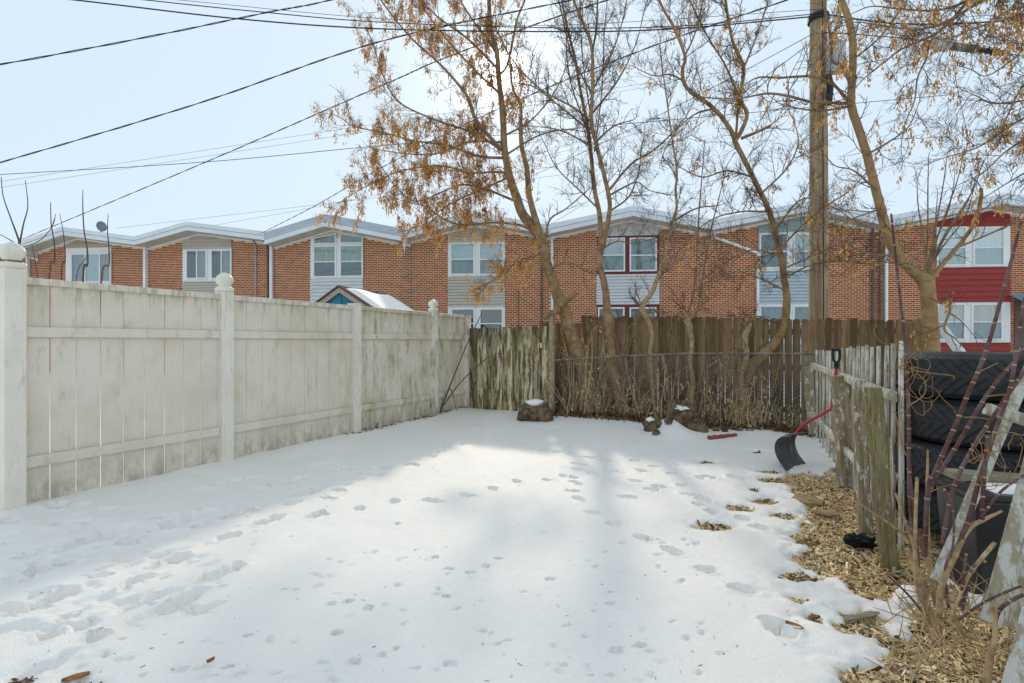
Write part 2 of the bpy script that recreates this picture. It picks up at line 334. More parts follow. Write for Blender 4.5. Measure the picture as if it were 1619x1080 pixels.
m_pole = M('pole_wood', (0.50, 0.375, 0.235), (0.30, 0.215, 0.13), sc=3, st=(5, 5, 0.35), rough=0.95, bump=1.0, bsc=6, bst=(6, 6, 0.35), shift=False,
           layers=[((0.06, 0.05, 0.038), 5, (6, 6, 0.4), 0.60, 0.68, 0.8), ((0.19, 0.19, 0.07), 1.2, (1, 1, 0.5), 0.52, 0.66, 0.6, (0, 0.02, 0.12)), ((0.42, 0.36, 0.28), 4, (5, 5, 0.3), 0.6, 0.7, 0.5)])
m_cane = M('cane_purple', (0.115, 0.055, 0.045), (0.17, 0.115, 0.115), sc=9, st=(1, 1, 1), rough=0.75, spec=0.12, bump=0.5, bsc=20, shift=False, lo=0.4, hi=0.62,
           layers=[((0.34, 0.24, 0.13), 7, (0.3, 0.3, 2.5), 0.66, 0.70, 0.9)])
m_tan = M('dry_stem', (0.52, 0.365, 0.20), (0.29, 0.19, 0.10), sc=26, rough=0.9, bump=0.5, bsc=25, shift=False)
m_brush = M('dry_brush', (0.66, 0.48, 0.27), (0.42, 0.29, 0.15), sc=0.6, rough=0.9, isl=True, rv=0.35)
m_vine = M('dry_vine', (0.36, 0.20, 0.08), (0.22, 0.12, 0.05), sc=6, rough=0.8, shift=False)
m_rubber = M('tyre_rubber', (0.020, 0.020, 0.022), (0.034, 0.033, 0.033), sc=3, rough=0.62, bump=0.15, bsc=60, spec=0.35, layers=[((0.10, 0.09, 0.075), 5, (1, 1, 1), 0.6, 0.8, 0.3)])
m_bin = M('black_plastic', (0.014, 0.015, 0.019), (0.028, 0.028, 0.032), sc=2, rough=0.32, spec=0.5, layers=[((0.45, 0.45, 0.45), 60, (1, 1, 1), 0.74, 0.77, 0.6)])
m_plank = M('grey_plank', (0.36, 0.31, 0.22), (0.25, 0.21, 0.14), sc=4, st=(1, 5, 5), rough=0.9, bump=0.6, bsc=9)
m_red = M('red_shaft', (0.52, 0.025, 0.04), rough=0.35, spec=0.5)
m_grip = M('black_grip', (0.02, 0.02, 0.024), rough=0.5)
m_blade = M('shovel_blade', (0.06, 0.06, 0.066), (0.13, 0.13, 0.14), sc=4, st=(6, 1, 1), rough=0.5, lo=0.5, hi=0.7)
m_terra = M('red_edging', (0.34, 0.10, 0.065), (0.25, 0.07, 0.05), sc=9, rough=0.9, bump=0.5, bsc=40)
m_log = M('log_bark', (0.26, 0.175, 0.10), (0.07, 0.047, 0.03), sc=13, rough=0.95, bump=1.0, bsc=14, bd=0.03)
m_logcut = M('log_cut', (0.42, 0.29, 0.15), (0.28, 0.18, 0.08), sc=6, rough=0.9)
m_teal = M('shed_blue', (0.025, 0.20, 0.30), (0.02, 0.16, 0.24), sc=3, rough=0.6)
m_shtrim = M('shed_trim', (0.48, 0.40, 0.33), (0.36, 0.28, 0.22), sc=5, rough=0.8)
m_shingle = M('shed_shingle', (0.075, 0.055, 0.045), rough=0.95)
m_dish = M('dish_grey', (0.20, 0.23, 0.23), rough=0.5)
m_ice = M('icicle', (0.75, 0.80, 0.84), rough=0.1, spec=0.5)
m_boxgrey = M('terminal_box', (0.52, 0.51, 0.49), (0.45, 0.44, 0.42), sc=5, rough=0.5)
m_splice = M('splice_case', (0.06, 0.055, 0.06), (0.25, 0.24, 0.22), sc=14, st=(1, 0.2, 0.2), rough=0.6)
m_awning = M('awning_metal', (0.24, 0.33, 0.36), rough=0.45)
m_blue = M('blue_plastic', (0.04, 0.20, 0.50), rough=0.3)
m_rock = M('dark_soil', (0.08, 0.055, 0.036), (0.25, 0.165, 0.09), sc=10, rough=0.95, bump=1.0, bsc=25)
m_charcoal = M('charcoal', (0.012, 0.012, 0.014), rough=0.8, bump=1, bsc=30)

# ------------------------------------------------------------------ yard geometry
U = V(math.sin(R(27)), math.cos(R(27)), 0); W = V(math.cos(R(27)), -math.sin(R(27)), 0); Zv = V(0, 0, 1)
CORNER = V(-0.88, 9.8, 0)
PN, PF = V(2.47, 3.30, 0), V(4.04, 6.80, 0)          # picket fence line, near and far end
PD = unit(PF - PN); PQ = V(PD[1], -PD[0], 0)          # along it, and to its right

def base_h(x, y):
    dR = (x - PN[0]) * PQ[0] + (y - PN[1]) * PQ[1]
    dL = (x - CORNER[0]) * W[0] + (y - CORNER[1]) * W[1]            # to the right of the vinyl fence
    dB = (x - CORNER[0]) * U[0] + (y - CORNER[1]) * U[1]            # beyond the back line
    h = 0.15 * sstep(-0.15, 0.45, dR) * sstep(7.5, 6.0, y)
    h = h + 0.075 * np.exp(-(np.maximum(dL, -0.2) / 0.45) ** 2) * sstep(0.4, -0.6, dB)
    h = h + 0.04 * sstep(-1.3, -0.1, dB)
    return h

def G(*pts): return np.array([gnd(a, b)[:2] for a, b in pts])
SNOW = [G((1330, 655), (1316, 705), (1325, 742), (1296, 752), (1272, 742), (1245, 744), (1236, 756), (1256, 772), (1275, 784), (1262, 800), (1284, 822), (1258, 842), (1268, 872), (1282, 892),
          (1308, 905), (1340, 908), (1318, 925), (1352, 936), (1386, 940), (1446, 926), (1448, 975), (1410, 972), (1360, 952), (1322, 958), (1335, 985),
          (1372, 992), (1398, 1020), (1386, 1040), (1345, 1042), (1352, 1090), (1400, 1500), (-2600, 1500), (-9000, 700), (-700, 590), (2500, 590)),
        G((1410, 974), (1438, 978), (1432, 1000), (1404, 996)),
        G((1500, 925), (1590, 905), (1680, 960), (1640, 1010), (1560, 985), (1505, 960)),
        G((1600, 1000), (1700, 990), (1700, 1050), (1612, 1040))]
HOLES = [(1225, 755, .09), (1130, 827, .07), (1168, 798, .06), (1208, 787, .06), (1240, 810, .05), (1280, 850, .05), (1118, 728, .045), (1196, 713, .05), (1215, 742, .06), (1193, 770, .035),
         (1270, 905, .05), (1290, 968, .025), (30, 1066, .035), (130, 1078, .03), (1262, 938, .03)]
def inpoly(P, x, y):
    r = np.zeros(x.shape, bool); n = len(P)
    for i in range(n):
        a, b = P[i], P[(i + 1) % n]
        c = (a[1] > y) != (b[1] > y)
        with np.errstate(divide='ignore', invalid='ignore'):
            r ^= c & (x < (b[0] - a[0]) * (y - a[1]) / (b[1] - a[1] + 1e-12) + a[0])
    return r
def sdist(P, x, y):
    d = np.full(x.shape, 1e9); n = len(P)
    for i in range(n):
        a, b = P[i], P[(i + 1) % n]; e = b - a; L = e @ e + 1e-12
        t = np.clip(((x - a[0]) * e[0] + (y - a[1]) * e[1]) / L, 0, 1)
        d = np.minimum(d, np.hypot(x - a[0] - t * e[0], y - a[1] - t * e[1]))
    return np.where(inpoly(P, x, y), d, -d)
GROUND_DROP = 0.045
def thickness(x, y):
    d = np.full(np.shape(x), -9.0)
    for P in SNOW: d = np.maximum(d, sdist(P, x, y))
    d = d + 0.13 * fbm(x * 5, y * 5, 2.0, 4) + 0.07 * fbm(x * 21, y * 21, 5.0, 2)
    for px, py, r in HOLES:
        g = gnd(px, py); q = np.hypot((x - g[0]) / 1.5, y - g[1]) - r + 0.07 * fbm(x * 16, y * 16, 3.0, 2)
        d = np.minimum(d, q)
    return np.where(d > 0, GROUND_DROP * (1 - np.exp(-np.maximum(d, 0) / 0.055)) , d * 0.6), d

# footprints: (x, y, length, width, angle, depth) on the ground
PR = []
def z4(x, y): return gnd(x / 2.998, 720 + y / 2.998)
for x0, y0, x1, y1 in [(780, 340, 1030, 250), (560, 430, 670, 395), (700, 540, 880, 475), (580, 640, 700, 575), (440, 590, 540, 570), (950, 620, 1140, 530), (780, 760, 960, 650),
                       (245, 690, 345, 635), (290, 780, 380, 755), (180, 880, 290, 830), (395, 890, 500, 845), (1060, 310, 1155, 265), (920, 345, 1010, 325), (1225, 330, 1340, 285), (1030, 405, 1140, 370),
                       (1170, 270, 1245, 245), (1345, 240, 1430, 210), (1415, 190, 1530, 155), (1290, 140, 1450, 100), (1010, 150, 1200, 110), (1440, 50, 1600, 30), (1475, 300, 1535, 270),
                       (340, 440, 640, 340), (0, 750, 150, 720), (150, 570, 220, 510), (60, 490, 150, 470), (90, 1060, 300, 950), (240, 520, 370, 490), (0, 350, 100, 330), (220, 280, 330, 260)]:
    a, b = z4(x0, y0), z4(x1, y1); c = (a + b) / 2; d = b - a; L = np.hypot(d[0], d[1])
    PR.append((c[0], c[1], L / 2, min(0.075, max(0.045, L * 0.22)), math.atan2(d[1], d[0]), 0.030))
def z5(x, y): return gnd(500 + x / 2.188, 640 + y / 2.188)
for x, y in [(255, 165), (75, 225), (130, 222), (430, 150), (410, 165), (395, 175), (440, 160), (345, 190), (310, 205), (340, 207), (250, 215), (205, 222), (205, 242), (150, 257), (105, 275), (75, 295), (40, 325),
             (5, 290), (10, 380), (510, 135), (620, 127), (655, 135), (760, 153), (835, 162), (895, 145), (610, 290), (695, 265), (800, 260), (525, 313), (400, 335), (270, 335), (150, 360), (855, 243), (890, 250),
             (900, 268), (888, 298), (910, 328), (960, 375), (1030, 412), (1130, 465), (1230, 510), (1350, 580), (1480, 650), (910, 205), (905, 222), (950, 235), (945, 180), (970, 155), (1000, 190), (1025, 225),
             (1105, 190), (1125, 225), (1175, 210), (1240, 205), (1230, 235), (1270, 275), (1330, 250), (1300, 310), (1345, 325), (1325, 345), (1370, 370), (1190, 280), (1160, 290), (1110, 260), (1480, 390),
             (1540, 425), (1610, 790), (1590, 760), (1080, 320), (1450, 250), (1360, 250)]:
    c = z5(x, y); PR.append((c[0], c[1], rnd.uniform(.055, .085), rnd.uniform(.032, .048), rnd.uniform(1.9, 2.9), rnd.uniform(.020, .032)))
for x, y in [(590, 555), (530, 575), (450, 660), (810, 600), (180, 700), (630, 530), (70, 790), (1040, 850), (1120, 832), (410, 525), (460, 565), (110, 680), (130, 890), (280, 410)]:
    c = z5(x, y); PR.append((c[0], c[1], .022, .016, rnd.uniform(0, 3), .020))
for i in range(170):
    px, py = rnd.uniform(120, 1150), rnd.uniform(830, 1075); c = gnd(px, py)
    PR.append((c[0], c[1], rnd.uniform(.008, .028), rnd.uniform(.006, .016), rnd.uniform(0, 3), rnd.uniform(.004, .014)))
for i in range(60):
    px, py = rnd.uniform(0, 330), rnd.uniform(800, 1000); c = gnd(px, py)
    PR.append((c[0], c[1], rnd.uniform(.03, .13), rnd.uniform(.02, .06), rnd.uniform(.3, 1.3), rnd.uniform(.004, .016)))

def axis_y():
    ys = [1.2]
    while ys[-1] < 15.5: ys.append(ys[-1] + max(0.011, 0.0042 * ys[-1]) * (1.0 if ys[-1] < 11 else 3))
    return np.array(ys)
xs = np.concatenate([np.arange(-8, -4.6, .06), np.arange(-4.6, 4.6, .0165), np.arange(4.6, 9.01, .06)]); ys = axis_y()
X, Y = np.meshgrid(xs, ys); T, D = thickness(X, Y)
H = base_h(X, Y) - GROUND_DROP + T
soft = np.clip(D / 0.15, 0, 1)
H += soft * (0.030 * fbm(X * 0.7, Y * 0.7, 0.5, 2) + 0.011 * fbm(X * 3.1, Y * 3.1, 1.5, 3) + 0.006 * fbm(X * 11, Y * 11, 4.5, 3) + 0.0028 * vnoise(X * 34, Y * 34, 2.5))
left = sstep(-1.2, -2.6, X) * sstep(6.5, 3.5, Y)
H += soft * left * 0.03 * fbm(X * 4, Y * 4, 8.5, 2)
for cx_, cy_, L_, W_, an, dp in PR:
    rr = (L_ + 0.12)
    i0, i1 = np.searchsorted(ys, [cy_ - rr, cy_ + rr]); j0, j1 = np.searchsorted(xs, [cx_ - rr, cx_ + rr])
    if i1 <= i0 or j1 <= j0: continue
    xx, yy = X[i0:i1, j0:j1] - cx_, Y[i0:i1, j0:j1] - cy_
    a = (xx * math.cos(an) + yy * math.sin(an)); b = (-xx * math.sin(an) + yy * math.cos(an))
    wv = 1 + 0.55 * fbm(X[i0:i1, j0:j1] * 18, Y[i0:i1, j0:j1] * 18, 6.0, 3)
    q = np.sqrt((a / L_) ** 2 + (b / W_) ** 2) * wv
    H[i0:i1, j0:j1] += soft[i0:i1, j0:j1] * dp * 2.0 * (-np.exp(-q ** 7) * (1 + .5 * vnoise(X[i0:i1, j0:j1] * 40, Y[i0:i1, j0:j1] * 40, 3.0)) + 0.18 * np.exp(-((q - 1.3) / 0.25) ** 2))
def mound(px, py, zc, r, h):
    g = gnd(px, py, zc); global H
    H += h * np.exp(-((X - g[0]) ** 2 + (Y - g[1]) ** 2) / r ** 2)
mound(1056, 684, 0, 0.20, 0.17); mound(1078, 690, 0, 0.25, 0.07); mound(790, 660, 0, 0.5, 0.05); mound(950, 668, 0, 0.9, 0.04); mound(1210, 690, 0, .3, .05)
ny, nx = H.shape
vv = np.stack([X, Y, H], -1).reshape(-1, 3)
ii = (np.arange(ny - 1)[:, None] * nx + np.arange(nx - 1)[None, :]).reshape(-1)
ff = np.stack([ii, ii + 1, ii + nx + 1, ii + nx], 1)
me = bpy.data.meshes.new('snow_ground'); me.vertices.add(len(vv)); me.vertices.foreach_set('co', vv.reshape(-1))
me.loops.add(ff.size); me.loops.foreach_set('vertex_index', ff.reshape(-1)); me.polygons.add(len(ff))
me.polygons.foreach_set('loop_start', np.arange(len(ff)) * 4); me.polygons.foreach_set('loop_total', np.full(len(ff), 4)); me.update(calc_edges=True); me.validate()
me.shade_smooth(); me.materials.append(m_snow); snow = bpy.data.objects.new('snow_ground', me); COL.objects.link(snow); snow['kind'] = 'structure'
def snow_z(x, y):
    i = min(max(np.searchsorted(ys, y), 1), ny - 1); j = min(max(np.searchsorted(xs, x), 1), nx - 1); return float(H[i, j])

# bare soil under the bed and the wide ground beyond
gx = np.arange(0.4, 6.0, .05); gy = np.arange(1.0, 9.5, .05); GX, GY = np.meshgrid(gx, gy)
GH = base_h(GX, GY) - GROUND_DROP - 0.012 + 0.02 * fbm(GX * 3, GY * 3, 3.3, 3) + 0.012 * fbm(GX * 16, GY * 16, 1.1, 2)
mb = MB(); n1 = len(gx)
mb.add(np.stack([GX, GY, GH], -1).reshape(-1, 3), [(i * n1 + j, i * n1 + j + 1, (i + 1) * n1 + j + 1, (i + 1) * n1 + j) for i in range(len(gy) - 1) for j in range(n1 - 1)])
o = mb.build('mulch_bed', m_mulch, None, smooth=True); o['kind'] = 'structure'
gl = [(-500, 0.2), (-40, 0.2)]
mb = MB(); mb.add([(-600, -200, -.16), (600, -200, -.16), (600, 900, -.16), (-600, 900, -.16)], [(0, 1, 2, 3)])
o = mb.build('ground', m_snow, None); o['kind'] = 'structure'

# ------------------------------------------------------------------ row houses
FA = R(6.4); FC, FS = math.cos(FA), math.sin(FA); WALL_Y, OVER = 20.75, 0.75
def fac(px, py, out=0.0):
    rx, rz = (px - CX) / F, (CY - py) / F
    y = (FC * WALL_Y - out) / (FS * rx + FC); x = rx * y
    return x * FC - (y - WALL_Y) * FS, HC + rz * y
def facw(t, out, z): return V(t * FC - out * FS, WALL_Y - t * FS - out * FC, z)

BL, BH, JN = 0.215, 0.0765, 0.029          # brick pitch and joint
bm0 = MB(); bm0.span(0, 1, -0.016, 0.01, 0, BH - JN); BRICK_ME = None
def row_house(label, vl, pk, vr, ft, panels, items, tall=False, zmin=1.9, brick_px=None, x_clip=None, stain_px=()):
    """vl, pk, vr: roof edge points in the photo; panels: siding column; items: what is set in it"""
    global BRICK_ME
    tl, zl = fac(*vl, OVER); tp, zp = fac(*pk, OVER); tr, zr = fac(*vr, OVER)
    base = facw(tl, 0, 0)
    root = thing('row_house', label, 'house', base, -FA, 'brick row houses across the alley')
    Lx = tr - tl; P = tp - tl
    top = lambda x: np.interp(x, [0, P, Lx], [zl, zp, zr])
    bot = lambda x: top(x) - ft
    D = 9.0
    def prof(x0, x1, f0, f1, y0, y1, name, m, par):
        mb = MB(); q = [x0] + ([P] if x0 < P < x1 else []) + [x1]
        poly = [(x, y0, f0(x)) for x in q] + [(x, y0, f1(x)) for x in q[::-1]]
        mb.prism(poly, (0, y1 - y0, 0)); return mb.build(name, m, par, local=True)
    prof(0.004, Lx - 0.004, lambda x: -0.15, lambda x: bot(x) - 0.004, 0, D, 'wall', m_mortar, root)
    rf = prof(0.002, Lx - 0.002, lambda x: bot(x) + 0.05, lambda x: top(x) - 0.01, -OVER + 0.06, D + 0.4, 'roof', m_roof, root)
    prof(0.003, Lx - 0.003, lambda x: bot(x), lambda x: bot(x) + 0.046, -OVER + 0.06, D, 'soffit', m_soffit, root)
    lowh = 0.165
    prof(0, Lx, lambda x: bot(x) - 0.012, lambda x: bot(x) + lowh, -OVER, -OVER + 0.05, 'fascia', m_fascia, root)
    prof(0, Lx, lambda x: bot(x) + lowh + 0.012, lambda x: top(x), -OVER - 0.03 if not tall else -OVER + 0.012, -OVER + 0.056, 'roof_edge', m_roofedge if tall else m_fascia, root)
    prof(0.01, Lx - 0.01, lambda x: bot(x) - 0.075, lambda x: bot(x) - 0.006, -0.05, -0.002, 'frieze_board', m_white, root)
    # panels
    cuts = []
    for pn in panels: cuts.append((fac(pn[0], 450)[0] - tl, fac(pn[1], 450)[0] - tl))
    a0, a1 = cuts[0]
    # bricks
    if BRICK_ME is None:
        BRICK_ME = []
        for mm in (m_brick, m_brickdk):
            q = bpy.data.meshes.new('brick'); q.from_pydata(np.vstack(bm0.v).tolist(), [], bm0.f); q.materials.append(mm); BRICK_ME.append(q)
    segs = [(0.0, a0), (a1, Lx if x_clip is None else min(Lx, x_clip - tl))]
    joined = MB(); nb = 0; ncourse = int((zp) / BH) + 1
    cand = []; stain = [fac(q, 450)[0] - tl for q in stain_px]
    for c in range(ncourse):
        z = c * BH
        for s0, s1 in segs:
            x = s0 - (BL / 2 if c % 2 else 0)
            while x < s1 - 0.03:
                b0, b1 = max(x, s0), min(x + BL - JN, s1 - 0.004)
                if b1 - b0 > 0.05 and z + BH < min(bot(b0), bot(b1)) - 0.05: cand.append((z, b0, b1))
                x += BL
    cand.sort(key=lambda q: -q[0])
    jdark = MB()
    for z, b0, b1 in cand:
        d_ = min([abs((b0 + b1) / 2 - e + .1 * math.sin(z * 3)) for e in stain] or [9])
        dk = rnd.random() < .05 + .75 * max(0, 1 - d_ / .55) * (z < 5.4)
        if z > zmin and nb < 298:
            o = bpy.data.objects.new('brick', BRICK_ME[dk]); COL.objects.link(o); o.parent = root
            o.location = (b0, rnd.uniform(-.002, .003), z); o.scale = (b1 - b0, 1, 1); nb += 1
        else: (jdark if dk else joined).span(b0, b1, -0.016, 0.01, z, z + BH - JN)
    if joined.n:
        o = joined.build('brick_course', m_brickj, root, local=True); o['kind'] = 'stuff'
    if jdark.n:
        o = jdark.build('brick_course', m_brickdk, root, local=True); o['kind'] = 'stuff'
    # column of siding, trim and windows
    def rect(x0, y0, x1, y1, out=0.05):
        q0, q1 = fac(x0, y0, out), fac(x1, y1, out); return q0[0] - tl, q1[0] - tl, q1[1], q0[1]   # x0,x1,zlow,zhigh
    for it in items:
        k = it[0]
        if k == 'siding':
            _, m, r, lap = it; x0, x1, z0, z1 = rect(*r, 0.02); z = z0
            while z < z1 - 0.02:
                zt = min(z + lap, z1) - .008; xq = [x for x in np.linspace(x0, x1, 15) if bot(x) - .08 > z + .02]
                if x0 < P < x1 and bot(P) - .08 > z + .02: xq = sorted(xq + [P])
                if len(xq) > 1:
                    tp_ = [min(zt, bot(x) - .08) for x in xq]; mb = MB(); n = len(xq)
                    vv_ = [(x, -.060, z) for x in xq] + [(x, -.010, t_) for x, t_ in zip(xq, tp_)] + [(x, .004, t_) for x, t_ in zip(xq, tp_)] + [(x, .004, z) for x in xq]
                    if max(tp_) - min(tp_) < .001: vv_ = [vv_[i] for i in (0, n - 1, n, 2 * n - 1, 2 * n, 3 * n - 1, 3 * n, 4 * n - 1)]; n = 2
                    ff_ = [(r_ * n + i, r_ * n + i + 1, ((r_ + 1) % 4) * n + i + 1, ((r_ + 1) % 4) * n + i) for r_ in range(4) for i in range(n - 1)] + [(0, n, 2 * n, 3 * n)[::-1], (n - 1, 2 * n - 1, 3 * n - 1, 4 * n - 1)]
                    mb.add(vv_, ff_); mb.build('siding_board', m, root, local=True)
                z += lap
        elif k == 'trim':
            _, m, r = it; x0, x1, z0, z1 = rect(*r, 0.04); mb = MB(); ztl, ztr = min(z1, bot(x0) - .08), min(z1, bot(x1) - .08)
            if len(it) > 3 and x0 < P < x1: pass
            mb.hexa([(x0, -0.040, z0), (x1, -0.040, z0), (x1, 0.004, z0), (x0, 0.004, z0), (x0, -0.040, ztl), (x1, -0.040, ztr), (x1, 0.004, ztr), (x0, 0.004, ztl)])
            mb.build('window_trim', m, root, local=True)
        elif k == 'win':
            _, mf, r, split, mc = it[:5]; x0, x1, z0, z1 = rect(*r, 0.09); fw = 0.055; fr = MB()
            fr.span(x0, x0 + fw, -0.095, -0.038, z0, z1); fr.span(x1 - fw, x1, -0.095, -0.038, z0, z1)
            fr.span(x0 + fw, x1 - fw, -0.095, -0.038, z1 - fw, z1); fr.span(x0 + fw, x1 - fw, -0.103, -0.038, z0, z0 + fw)
            wo_ = fr.build('window', mf, root, local=True)
            X0, X1, Z0, Z1 = x0 + fw, x1 - fw, z0 + fw, z1 - fw
            if split and split[0] == 'h':
                zr_ = rect(r[0], split[1], r[2], split[1], 0.09)[2]
                s = MB(); s.span(X0, X1, -0.088, -0.046, zr_ - 0.022, zr_ + 0.022); s.build('sash_rail', mf, wo_, local=True)
                cells = [(X0, X1, zr_ + 0.022, Z1, -0.072), (X0, X1, Z0, zr_ - 0.022, -0.055)]
            elif split and split[0] == 'v':
                xr = [rect(q, r[1], q, r[3], 0.09)[0] for q in split[1:]]; cells = []; e = [X0] + xr + [X1]
                for q in xr:
                    s = MB(); s.span(q - 0.025, q + 0.025, -0.088, -0.046, Z0, Z1); s.build('sash_rail', mf, wo_, local=True)
                for i in range(len(e) - 1): cells.append((e[i] + (0.025 if i else 0), e[i + 1] - (0.025 if i < len(e) - 2 else 0), Z0, Z1, -0.058))
            else: cells = [(X0, X1, Z0, Z1, -0.06)]
            mcs = mc if isinstance(mc, (list, tuple)) else [mc] * len(cells)
            for i, (p, q, zz0, zz1, yy) in enumerate(cells):
                s = MB(); s.span(p, q, yy - 0.003, yy, zz0, zz1); s.build('pane', m_glass, wo_, local=True)
                n = 24; cv = []; cf = []
                for j in range(n + 1):
                    xx = lerp(p, q, j / n); wy = -0.0425 - 0.0012 * math.sin(j * 2.1 + i); cv += [(xx, wy, zz0), (xx, wy, zz1)]
                for j in range(n): cf.append((2 * j, 2 * j + 2, 2 * j + 3, 2 * j + 1))
                s = MB(); s.add(cv, cf); s.build('curtain', mcs[i], wo_, local=True)
        elif k == 'trans':      # slanted transom pane: four photo corners
            _, mf, q4, mc = it; pts = [(fac(x, y, 0.06)[0] - tl, fac(x, y, 0.06)[1]) for x, y in q4]
            c = np.mean(pts, axis=0); mb = MB()
            for i in range(4):
                a, b = np.array(pts[i]), np.array(pts[(i + 1) % 4]); mb.bar((a[0], -0.066, a[1]), (b[0], -0.066, b[1]), 0.05, 0.05, (0, 1, 0))
            wn = mb.build('transom', mf, root, local=True)
            s = MB(); s.prism([(p[0], -0.055, p[1]) for p in pts], (0, 0.003, 0)); s.build('pane', m_glass, wn, local=True)
            s = MB(); s.add([(p[0], -0.0425, p[1]) for p in pts], [(0, 1, 2, 3)]); s.build('curtain', mc, wn, local=True)
        elif k == 'pipe':
            _, nm, m, pts, rad = it; pp = []
            for (x, y) in pts: a = fac(x, y, 0.08); pp.append((a[0] - tl, -0.08, max(a[1], 0.02)))
            mb = MB()
            for i in range(len(pp) - 1): mb.bar(pp[i], pp[i + 1], rad * 2, rad * 1.6, (0, 1, 0)) if nm == 'downspout' else mb.tube([pp[i], pp[i + 1]], rad, 8)
            mb.build(nm, m, root, local=True)
    return root, tl, Lx

W_ = m_white
H1 = row_house('brick row house with a satellite dish on its roof and a three-pane window', (33, 381), (97, 358.6), (213, 374), 0.35, [(104, 175.5)], [
    ('siding', m_stan, (104, 378, 175.5, 391), 0.2), ('trim', W_, (104, 391, 175.5, 450)),
    ('win', W_, (111.5, 401, 175, 446), ('v', 134, 157), [m_cgrey, m_clight, m_cgreen]),
    ('siding', m_sbeige, (104, 450, 175.5, 560), 0.16), ('pipe', 'downspout', m_fascia, [(44, 391), (44, 600)], 0.06)])
H2 = row_house('brick row house with beige siding and a pair of sliding windows', (213, 374), (294.9, 350.5), (418, 366), 0.35, [(289, 366)], [
    ('siding', m_sbeige, (289, 372, 366, 393), 0.15), ('trim', W_, (289, 393, 366, 444)),
    ('win', W_, (293.4, 395, 326.7, 441), ('v', 310.5), [m_cdark, m_cgrey]), ('win', W_, (332.7, 395, 365.7, 441), ('v', 349.5), [m_cdark, m_cgrey]),
    ('siding', m_sbeige, (289, 444, 366, 575), 0.115), ('pipe', 'downspout', m_white, [(230, 388), (230, 600)], 0.075),
    ('pipe', 'service_mast', m_galv, [(393, 378), (400, 380), (404, 390), (405, 600)], 0.03), ('pipe', 'drain_pipe', m_rust, [(423, 386), (424, 600)], 0.04)])
H3 = row_house('brick row house with slanted transoms and white siding behind the blue shed', (418, 367), (512.5, 338), (641, 362), 0.50, [(491, 574)], [
    ('trim', W_, (491, 362, 574, 439.5)),
    ('trans', W_, [(496.7, 385.4), (530.9, 385.4), (530.9, 369.8), (496.7, 376.6)], m_cteal), ('trans', W_, [(538.6, 384), (573.4, 384), (573.4, 374.2), (538.6, 369.8)], m_cteal),
    ('win', W_, (494.7, 388.6, 531, 438.4), ('h', 413.5), [m_cgreen, m_cdark]), ('win', W_, (537, 387.5, 573.6, 437.6), ('h', 413), [m_cgreen, m_cdark]),
    ('siding', m_swhite, (491, 439.5, 574, 590), 0.15), ('pipe', 'downspout', m_white, [(429, 383), (429, 600)], 0.065)], tall=True, stain_px=(645,))
H4 = row_house('brick row house with beige lap siding between two double windows behind the seed-laden tree', (641, 362), (744.4, 334.6), (870, 356), 0.36, [(708, 798.5)], [
    ('siding', m_sbeige, (708, 355, 798.5, 382), 0.125), ('trim', W_, (708, 382, 798.5, 437)),
    ('win', W_, (711.5, 384, 750.5, 434.5), ('h', 409.5), [m_clight, m_cteal]), ('win', W_, (757, 384, 795.5, 434.5), ('h', 409.5), [m_clight, m_cteal]),
    ('siding', m_sbeige, (708, 437, 798.5, 485), 0.125), ('trim', W_, (708, 485, 798.5, 566)),
    ('win', W_, (712.5, 487.5, 750.5, 538), ('h', 511.5), [m_cbrown, m_cdark]), ('win', W_, (757.5, 487.5, 795.5, 538), ('h', 511.5), [m_cbrown, m_cdark]),
    ('siding', m_sbeige, (708, 566, 798.5, 598), 0.125), ('pipe', 'drain_pipe', m_rust, [(857, 372), (857, 600)], 0.035), ('pipe', 'conduit', m_cable, [(819.5, 455), (819.5, 600)], 0.012)], stain_px=(645,))
H5 = row_house('brick row house with maroon trim around its white windows', (870, 354), (1000.4, 326), (1127, 347.5), 0.36, [(943.6, 1042.4)], [
    ('siding', m_sgrey, (943.6, 345, 1042.4, 371.8), 0.2), ('trim', m_maroon, (943.6, 371.8, 1042.4, 432.5)),
    ('win', W_, (947.5, 376.5, 988.3, 429), ('h', 403), [m_clight, m_cteal]), ('win', W_, (995.5, 376, 1038.5, 428.5), ('h', 403), [m_cteal, m_cteal]),
    ('siding', m_swhite, (943.6, 432.5, 1042.4, 481), 0.125), ('trim', m_maroon, (943.6, 481, 1042.4, 560)),
    ('win', W_, (945.6, 486, 987.4, 540), ('h', 512), [m_cbrown, m_cdark]), ('win', W_, (995.5, 486, 1038, 540), ('h', 512), [m_cbrown, m_cdark]),
    ('siding', m_swhite, (943.6, 560, 1042.4, 598), 0.125), ('pipe', 'downspout', m_fascia, [(873, 368), (873, 600)], 0.06)])
